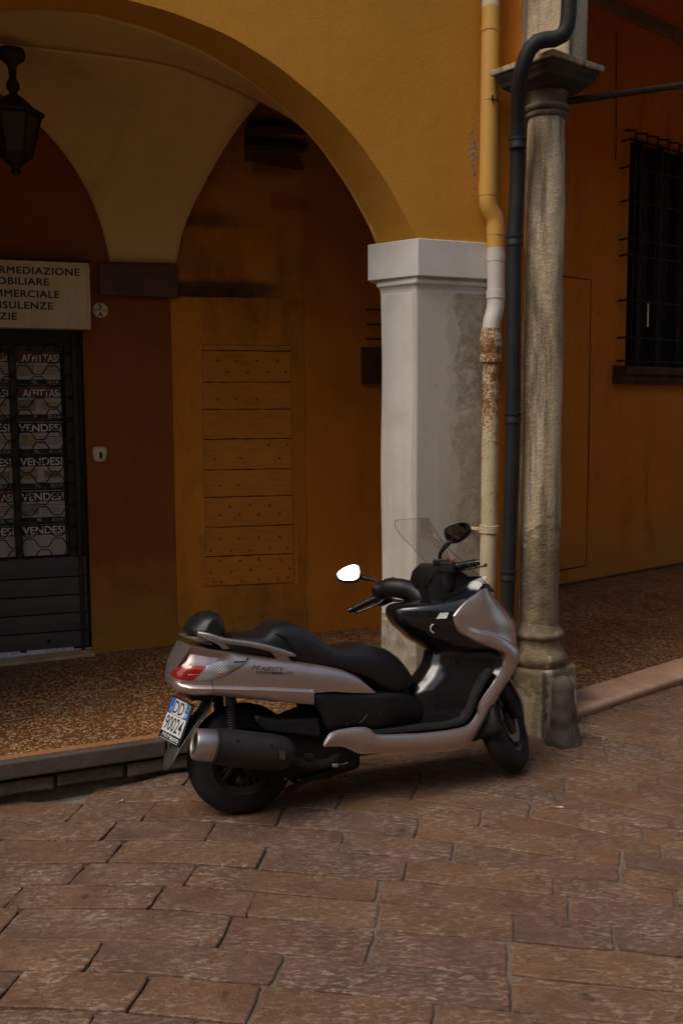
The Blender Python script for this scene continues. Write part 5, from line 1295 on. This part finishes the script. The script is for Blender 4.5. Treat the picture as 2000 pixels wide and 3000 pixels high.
# mirrors: shell, stem, glass facing the rider
def mirror(outline, yc, nrm, stem, name='mirror'):
    """outline: (x, z) seen from the side at lateral position yc; the glass plane faces nrm"""
    P = param(outline + [outline[0]], 41)[:-1]; c = P.mean(axis=0)
    IR = sco.rotation_euler.to_matrix().inverted()
    wp = Vector(sco.location) + sco.rotation_euler.to_matrix() @ Vector((c[0], yc, c[1]))
    tc = (Vector((0, 0, 1.98)) - wp).normalized()
    nrm = (IR @ (tc + Vector(nrm).normalized())).normalized(); view = -(IR @ tc)
    pts = []
    C0 = Vector((c[0], yc, c[1]))
    for x, z in P:
        p = Vector((x, yc, z)); t = (C0 - p).dot(nrm) / view.dot(nrm); t = max(-.2, min(.2, t)); pts.append(p + view * t)
    cc = sum(pts, Vector()) / len(pts)
    def ringk(k, d): return [tuple(cc + (p - cc) * k - nrm * d) for p in pts]
    q = MB(); q.loft([ringk(.93, -.001), ringk(1.06, -.004), ringk(1.10, .004), ringk(1.04, .020), ringk(.82, .038), ringk(.42, .046)])
    o = q.build(name, M_blk, sco, True, 50)
    g_ = MB(); g_.add(ringk(.92, -.0022), [tuple(range(len(pts)))]); g_.build('mirror_glass', M_mirror, o)
    s_ = MB(); s_.tube(resample(stem, 14), [.013] * 5 + [.010] * 4 + [.009] * 5, 10); s_.build('mirror_stem', M_blk, o, True)
    return o
MIRL_N = tuple((_d + Vector((0.10, 0.0, 0.16))).normalized()); MIRR_N = (-.80, .50, .16)   # the directions the two glasses reflect to
dyL = .36
sh_ = (dyL - .30) * .47
mirror([(x + sh_, z - .006) for x, z in [(.688, 1.120), (.700, 1.136), (.735, 1.156), (.775, 1.168), (.803, 1.169), (.825, 1.160), (.833, 1.138), (.829, 1.103), (.815, 1.087), (.79, 1.079), (.745, 1.080), (.705, 1.092)]], dyL, MIRL_N, [(.845, .35, 1.095), (.89, .315, 1.080), (.925, .28, 1.068), (.915, .262, 1.04), (.90, .255, 1.015)])
mirror([(x - .05, z - .006) for x, z in [(1.284, 1.368), (1.294, 1.345), (1.283, 1.322), (1.245, 1.291), (1.215, 1.277), (1.193, 1.277), (1.172, 1.292), (1.163, 1.325), (1.168, 1.345), (1.19, 1.357), (1.233, 1.368), (1.262, 1.372)]], -.20, MIRR_N, [(1.155, -.17, 1.275), (1.128, -.14, 1.235), (1.122, -.11, 1.20), (1.135, -.10, 1.165)])

# wheels
def wheel(name, R, r, W, mtx, disc, spokes=5):
    w_ = empty(name, parent=sco); w_.matrix_local = mtx
    q = MB(); pr = []
    for i in range(15):
        a = math.pi * i / 14; y = -math.cos(a) * W / 2; k = math.sin(a)
        pr.append((r + (R - r) * (k ** .55), y))
    q.lathe([(r - .006, -W * .36)] + pr + [(r - .006, W * .36)], 56, 'Y'); q.build('tyre', M_tyre, w_, True, 60)
    q = MB(); q.lathe([(r - .03, -W * .30), (r - .005, -W * .37), (r + .004, -W * .385), (r + .004, -W * .34), (r - .022, -W * .2), (r - .026, 0), (r - .022, W * .2), (r + .004, W * .34), (r + .004, W * .385), (r - .005, W * .37), (r - .03, W * .30)], 48, 'Y')
    for k in range(spokes):
        a = 2 * math.pi * k / spokes
        for da in (-.13, .13):
            q.tube([(.04 * math.cos(a), 0, .04 * math.sin(a)), ((r - .02) * math.cos(a + da), -.015, (r - .02) * math.sin(a + da))], .013, 6, 1, .8)
    q.lathe([(.0, -.05), (.042, -.05), (.048, -.03), (.048, .03), (.042, .05), (0, .05)], 20, 'Y'); q.build('rim', M_rim, w_, True, 45)
    if not disc:
        q = MB(); q.lathe([(.0, .012), (r - .02, .012), (r - .02, .03), (.0, .03)], 32, 'Y'); q.build('hub_plate', M_engine, w_, True, 40)
    if disc:
        q = MB(); q.lathe([(.085, -W * .40 - .003), (.128, -W * .40 - .003), (.128, -W * .40 + .003), (.085, -W * .40 + .003), (.085, -W * .40 - .003)], 40, 'Y'); q.build('brake_disc', M_bronze, w_, True, 40)
        q = MB(); q.lathe([(r - .014, -W * .395), (r - .004, -W * .40), (r - .002, -W * .39)], 40, 'Y'); q.build('rim_edge', M_bronze, w_, True, 50)
    return w_
wheel('rear_wheel', .270, .165, .15, Matrix.Translation((.035, 0, .268)), False)
STEER = rad(48.0)
ax = Vector((-math.sin(rad(26)), 0, math.cos(rad(26))))
FWC = Vector((1.497, .0, .272))
SM = Matrix.Translation(FWC) @ Matrix.Rotation(STEER, 4, ax)
wheel('front_wheel', .274, .178, .118, SM, True)
# fork and front mudguard turn with the wheel
ff = MB(); 
for y in (-.085, .085): ff.tube([SM @ Vector((0, y, 0)), SM @ Vector((-.10, y * .95, .21)), SM @ Vector((-.19, y * .8, .40))], [.028, .030, .026], 10)
ff.build('fork', M_engine, sco, True, 50)
mg = MB(); G = []
for a in np.linspace(rad(-8), rad(150), 24):
    k = 1 if a > rad(15) else .55 + .45 * max(0, (a + rad(8)) / rad(23))
    G.append([tuple(SM @ Vector((.292 * math.cos(a) * (1 - .05 * t * t), t * .075 * k, .292 * math.sin(a) * (1 - .05 * t * t)))) for t in np.linspace(-1, 1, 9)])
mg.grid(G); o = mg.build('front_mudguard', M_silver, sco, True); solid(o, .004, 0)
mg = MB(); G = []
for a in np.linspace(rad(120), rad(192), 14):
    G.append([tuple(SM @ Vector((.300 * math.cos(a), t * .085, .300 * math.sin(a)))) for t in np.linspace(-1, 1, 7)])
mg.grid(G); o = mg.build('mud_flap', M_blk, sco, True); solid(o, .004, 0)
q = MB(); q.tube([SM @ Vector((-.085, -.075, -.075)), SM @ Vector((-.12, -.075, .0))], .022, 8); q.build('brake_caliper', M_rim, sco, True, 40)

# engine, exhaust, suspension
q = MB(); q.loft([[(x, y, z) for y, z in ((-.13, z0), (.13, z0), (.13, z1), (-.13, z1))] for x, z0, z1 in ((.02, .20, .34), (.18, .16, .42), (.42, .13, .48), (.62, .16, .46))]); bevel(q.build('engine', M_engine, sco), .03, 2)
q = MB(); q.loft([[(x, y, z) for y, z in ((-.175, z0), (-.165, z1), (-.06, z1 + .01), (-.06, z0))] for x, z0, z1 in ((.07, .47, .50), (.11, .42, .487), (.18, .40, .466), (.26, .385, .46), (.40, .35, .45))]); bevel(q.build('airbox', M_blk, sco), .014, 3)
q = MB()
for s0, s1, y in (((-.245, .418), (.215, .306), -.245),):
    A, B_ = Vector((s0[0], y, s0[1])), Vector((s1[0], y + .02, s1[1])); d_ = (B_ - A)
    def mr(t, r, sz=1.0):
        c = A + d_ * t; return [(c.x + .0 * 0 + r * math.sin(a) * (-d_.z / d_.length) * -1 * 0 + r * math.sin(a) * .236, c.y + r * math.cos(a), c.z + r * math.sin(a) * .97 * sz) for a in [2 * math.pi * i / 28 for i in range(28)]]
    body = MB(); body.loft([mr(.185, .060), mr(.185, .078), mr(.19, .081), (mr(.215, .081)), mr(.22, .084), mr(.45, .087), mr(.80, .086), mr(.93, .080), mr(.985, .066), mr(1.02, .045), mr(1.03, .02)])
    mf = body.build('muffler', M_muffler, sco, True, 40)
    cap = MB(); cap.loft([mr(-.0, .050), mr(-.015, .058), mr(-.012, .067), mr(.005, .0715), mr(.17, .076), mr(.183, .074), mr(.183, .05)], True, False); cap.build('end_cap', M_alu, mf, True, 40)
    cp = MB(); cp.loft([mr(.0, .051), mr(.022, .046), mr(.026, .02), mr(.020, .018), mr(.020, .001)], True, False); cp.build('outlet_plate', M_rim, mf, True, 40)
    bd = MB(); bd.loft([mr(.197, .0825), mr(.199, .0845), mr(.212, .0845), mr(.214, .0825)], True, False); bd.build('clamp_band', M_engine, mf, True)
q = MB(); q.tube(resample([(.20, -.235, .30), (.27, -.20, .255), (.36, -.17, .225), (.45, -.14, .22), (.52, -.10, .25)], 16), .024, 10); q.build('exhaust_pipe', M_rim, sco, True, 50)
MB().box(.29, .335, -.215, -.20, .275, .292).build('muffler_bracket', M_rim, sco)
for sgn in (-1, 1):
    q = MB(); pr = [(.014, .40)]
    for i in range(12):
        z = .43 + .0125 * i; pr += [(.024, z), (.028, z + .004), (.028, z + .006), (.024, z + .010)]
    pr += [(.022, .585), (.022, .63)]
    q.lathe(pr, 16); q.build('shock_absorber', M_blk, sco, True, 30, (-.036, sgn * .125, 0))
    q = MB(); q.lathe([(.022, .555), (.027, .557), (.027, .60), (.02, .602)], 14); q.build('shock_top', M_rim, sco, True, 40, (-.036, sgn * .125, 0))
q = MB(); q.loft([[(x, sgn_ * w, z) for sgn_, z in ((-1, z0), (1, z0), (1, z0 + .02), (-1, z0 + .02))] for x, w, z0 in ((-.03, .09, .26), (.2, .10, .24))]); q.build('swingarm', M_engine, sco)
# rear mudguard, flap and number plate
q = MB(); G = []
CL = resample([(-.10, .60), (-.15, .52), (-.20, .47), (-.25, .41), (-.29, .36), (-.325, .30), (-.340, .262)], 22)
for i, (x, z) in enumerate(CL):
    t_ = i / 21; w = .075 + .03 * t_ if t_ < .85 else .10 * math.sqrt(max(.04, 1 - ((t_ - .85) / .16) ** 2))
    G.append([(x - .010 * (1 - s_ * s_) * (t_ > .2), s_ * w, z) for s_ in np.linspace(-1, 1, 7)])
q.grid(G); o = q.build('mud_flap', simple('grey_flap_rubber', (0.035, 0.036, 0.037), 0.6, 0, 0.3, 12, 0.1, 100), sco, True); solid(o, .006, 0)
q = MB(); q.loft([[(x, y, z) for x, z in ((-.235, .64), (-.12, .64), (-.10, .57), (-.215, .585))] for y in (-.06, .06)]); bevel(q.build('plate_holder', M_blk, sco), .006, 2)
q = MB(); q.box(-.252, -.246, -.03, .03, .60, .622); q.build('rear_reflector', M_redlens, sco)
pt = Vector((-.226, 0, .588)); pb = Vector((-.312, 0, .388)); up_ = (pt - pb).normalized(); nr = Vector((-up_.z, 0, up_.x)).normalized(); rt = Vector((0, -1, 0))
PM = Matrix(((rt.x, up_.x, nr.x, 0), (rt.y, up_.y, nr.y, 0), (rt.z, up_.z, nr.z, 0), (0, 0, 0, 1)))
cpl = (pt + pb) / 2 + Vector((-.012, 0, 0))
lp = empty('license_plate', parent=sco); lp.matrix_local = Matrix.Translation(cpl) @ Matrix.Rotation(rad(20), 4, up_) @ PM
HW = .098; HH = .104
bevel(MB().box(-HW, HW, -HH, HH, -.008, 0).build('plate_frame', M_blk, lp), .003, 2)
MB().box(-.088, .088, -.066, .097, 0.0, .003).build('plate_face', M_plate, lp)
MB().box(-.088, -.053, .024, .097, 0.003, .0036).build('blue_band', M_pblue, lp)
MB().box(.053, .088, .024, .097, 0.003, .0036).build('blue_band', M_pblue, lp)
MB().box(-.088, .088, .0210, .0235, 0.003, .0038).build('divider', M_black, lp)
def ptxt(s_, size, x, y, m, xs=1.0, al='CENTER', z=.0038, bold=0.0008, shear=0.0, par=None):
    return text(s_, size, m, par or lp, (x, y, z), (0, 0, 0), xs=xs, ex=.0003, align=al, bold=bold, shear=shear)
ptxt('DD', .086, -.004, .030, M_black, .74); ptxt('90024', .098, 0, -.055, M_black, .64)
ptxt('I', .03, -.067, .034, M_plate, .9); ptxt('BO', .028, .067, .032, M_plate, .8)
q = MB(); q.lathe([(.010, 0), (.012, .0006), (.014, 0)], 16, 'Z', (.070, .077, .0038)); q.build('round_badge', simple('badge_yellow', (.5, .42, .06), .5), lp)
ptxt('MVM', .030, -.032, -.092, M_stick, 1.25, shear=.2, bold=0.0, z=.0008); ptxt('MOTO', .022, .044, -.091, M_stick, 1.1, z=.0008)
MB().box(-.08, .08, -.100, -.098, 0.0, .0008).build('frame_line', M_stick, lp)
# side lettering, following the panel
M_badge = simple('dark_badge', (0.035, 0.030, 0.028), 0.35, 0.4)
def badge(s_, x, z, size, xs, shear, m=M_badge, bold=.001, up=0.0):
    o = text(s_, size, m, sco, (0, 0, 0), (0, 0, 0), xs=1.0, ex=.0006, shear=shear, bold=bold)
    a = math.atan2(-.032, .223); me = o.data
    for v_ in me.vertices:
        lx, lz, ly = v_.co.x * xs, v_.co.y, v_.co.z
        X = x + lx * math.cos(a) - lz * math.sin(a); Z = z + lx * math.sin(a) + lz * math.cos(a)
        v_.co = (X, -(wsec(X, Z) + .0012 + ly), Z)
    me.update(); o.scale = (1, 1, 1); return o
badge('M', .046, .724, .032, 1.5, .45, bold=0.0); badge('AJESTY', .094, .719, .024, 1.5, .35, bold=0.0)
badge('MVM', .070, .702, .022, 1.5, .2, bold=0.0); badge('MOTO', .148, .694, .016, 1.2, 0.0); badge('400', .208, .688, .022, 1.25, .35, M_chrome)
# panel seams and small lines
q = MB(); q.tube([(-.136, -(wsec(-.136, z) + .0004), z) for z in np.linspace(.64, .735, 10)], .0014, 4); q.build('panel_gap', M_blk, sco)
# side stand (left) and centre stand
q = MB(); q.tube([(.62, .12, .22), (.60, .20, .12), (.585, .275, .036)], [.014, .012, .012], 8); q.lathe([(0, -.004), (.03, -.004), (.03, .004), (0, .004)], 12, 'Z', (.585, .285, .034)); q.build('side_stand', M_engine, sco, True, 40)
q = MB(); q.tube([(.45, -.13, .18), (.25, -.15, .13), (.20, -.16, .12)], .013, 8); q.tube([(.45, .13, .18), (.25, .15, .13), (.20, .16, .12)], .013, 8); q.tube([(.28, -.14, .135), (.28, .14, .135)], .011, 8); q.build('centre_stand', M_engine, sco, True, 40)

# small fittings: cables, bolts, heat shield, service stickers, seams
for pth in ([(1.16, -.17, 1.13), (1.22, -.13, 1.16), (1.27, -.06, 1.12), (1.24, .0, 1.02)], [(.935, .22, .985), (.985, .15, .965), (1.05, .08, .96), (1.12, .02, .96)], [(.925, .255, .965), (1.0, .20, .955), (1.08, .12, .955)]):
    q = MB(); q.tube(resample(pth, 16), .0045, 6); q.build('control_cable', M_blkgloss, sco, True)
q = MB(); q.tube(resample([(-.03, -.135, .42), (.05, -.16, .37), (.12, -.15, .33), (.2, -.13, .36)], 14), .007, 6); q.build('brake_hose', M_blkgloss, sco, True)
for x, z in ((-.06, .452), (.10, .412), (.16, .245)):
    q = MB(); q.lathe([(0, -.006), (.007, -.006), (.008, 0)], 8, 'Y', (x, -.318 + abs(z - .36) * .1, z - .03)); q.build('shield_bolt', M_rim, sco, True, 40)
q = MB(); q.loft([[(x, -.332 + .006 * abs(t), z + t * .02) for t in (-1, 1)] + [(x, -.325 + .006 * abs(t), z + t * .02) for t in (1, -1)] for x, z in ((.132, .335), (.158, .328))]); q.build('warning_label', simple('worn_label', (0.06, 0.036, 0.016), 0.6, 0, 0.6, 60), sco)
for sgn in (-1, 1):
    q = MB(); q.tube([(x, sgn * (itp(x, [(p[0], p[3]) for p in SP]) * .93), itp(x, [(p[0], p[1]) for p in SP]) + .035) for x in np.linspace(.0, .86, 30)], .003, 5); q.build('seat_piping', M_blkgloss, seat, True)
for x, z in ((.40, .548), (.70, .44), (.52, .41)):
    q = MB(); q.lathe([(0, -.003), (.008, -.003), (.009, .002)], 10, 'Y', (x, -.205, z)); q.build('cover_screw', M_rim, sco, True, 40)
q = MB(); q.tube([(.42, -.14, .20), (.50, -.20, .215), (.515, -.215, .225)], .007, 6); q.build('kick_lever', M_rim, sco, True)
q = MB(); q.box(.44, .47, -.20, -.18, .205, .222); bevel(q.build('engine_bracket', M_alu, sco), .003, 1)
q = MB(); q.lathe([(0, -.02), (.016, -.02), (.02, -.012), (.02, .0)], 14, 'Y', (-.005, -.10, .185)); q.build('axle_nut', M_rim, sco, True, 40)
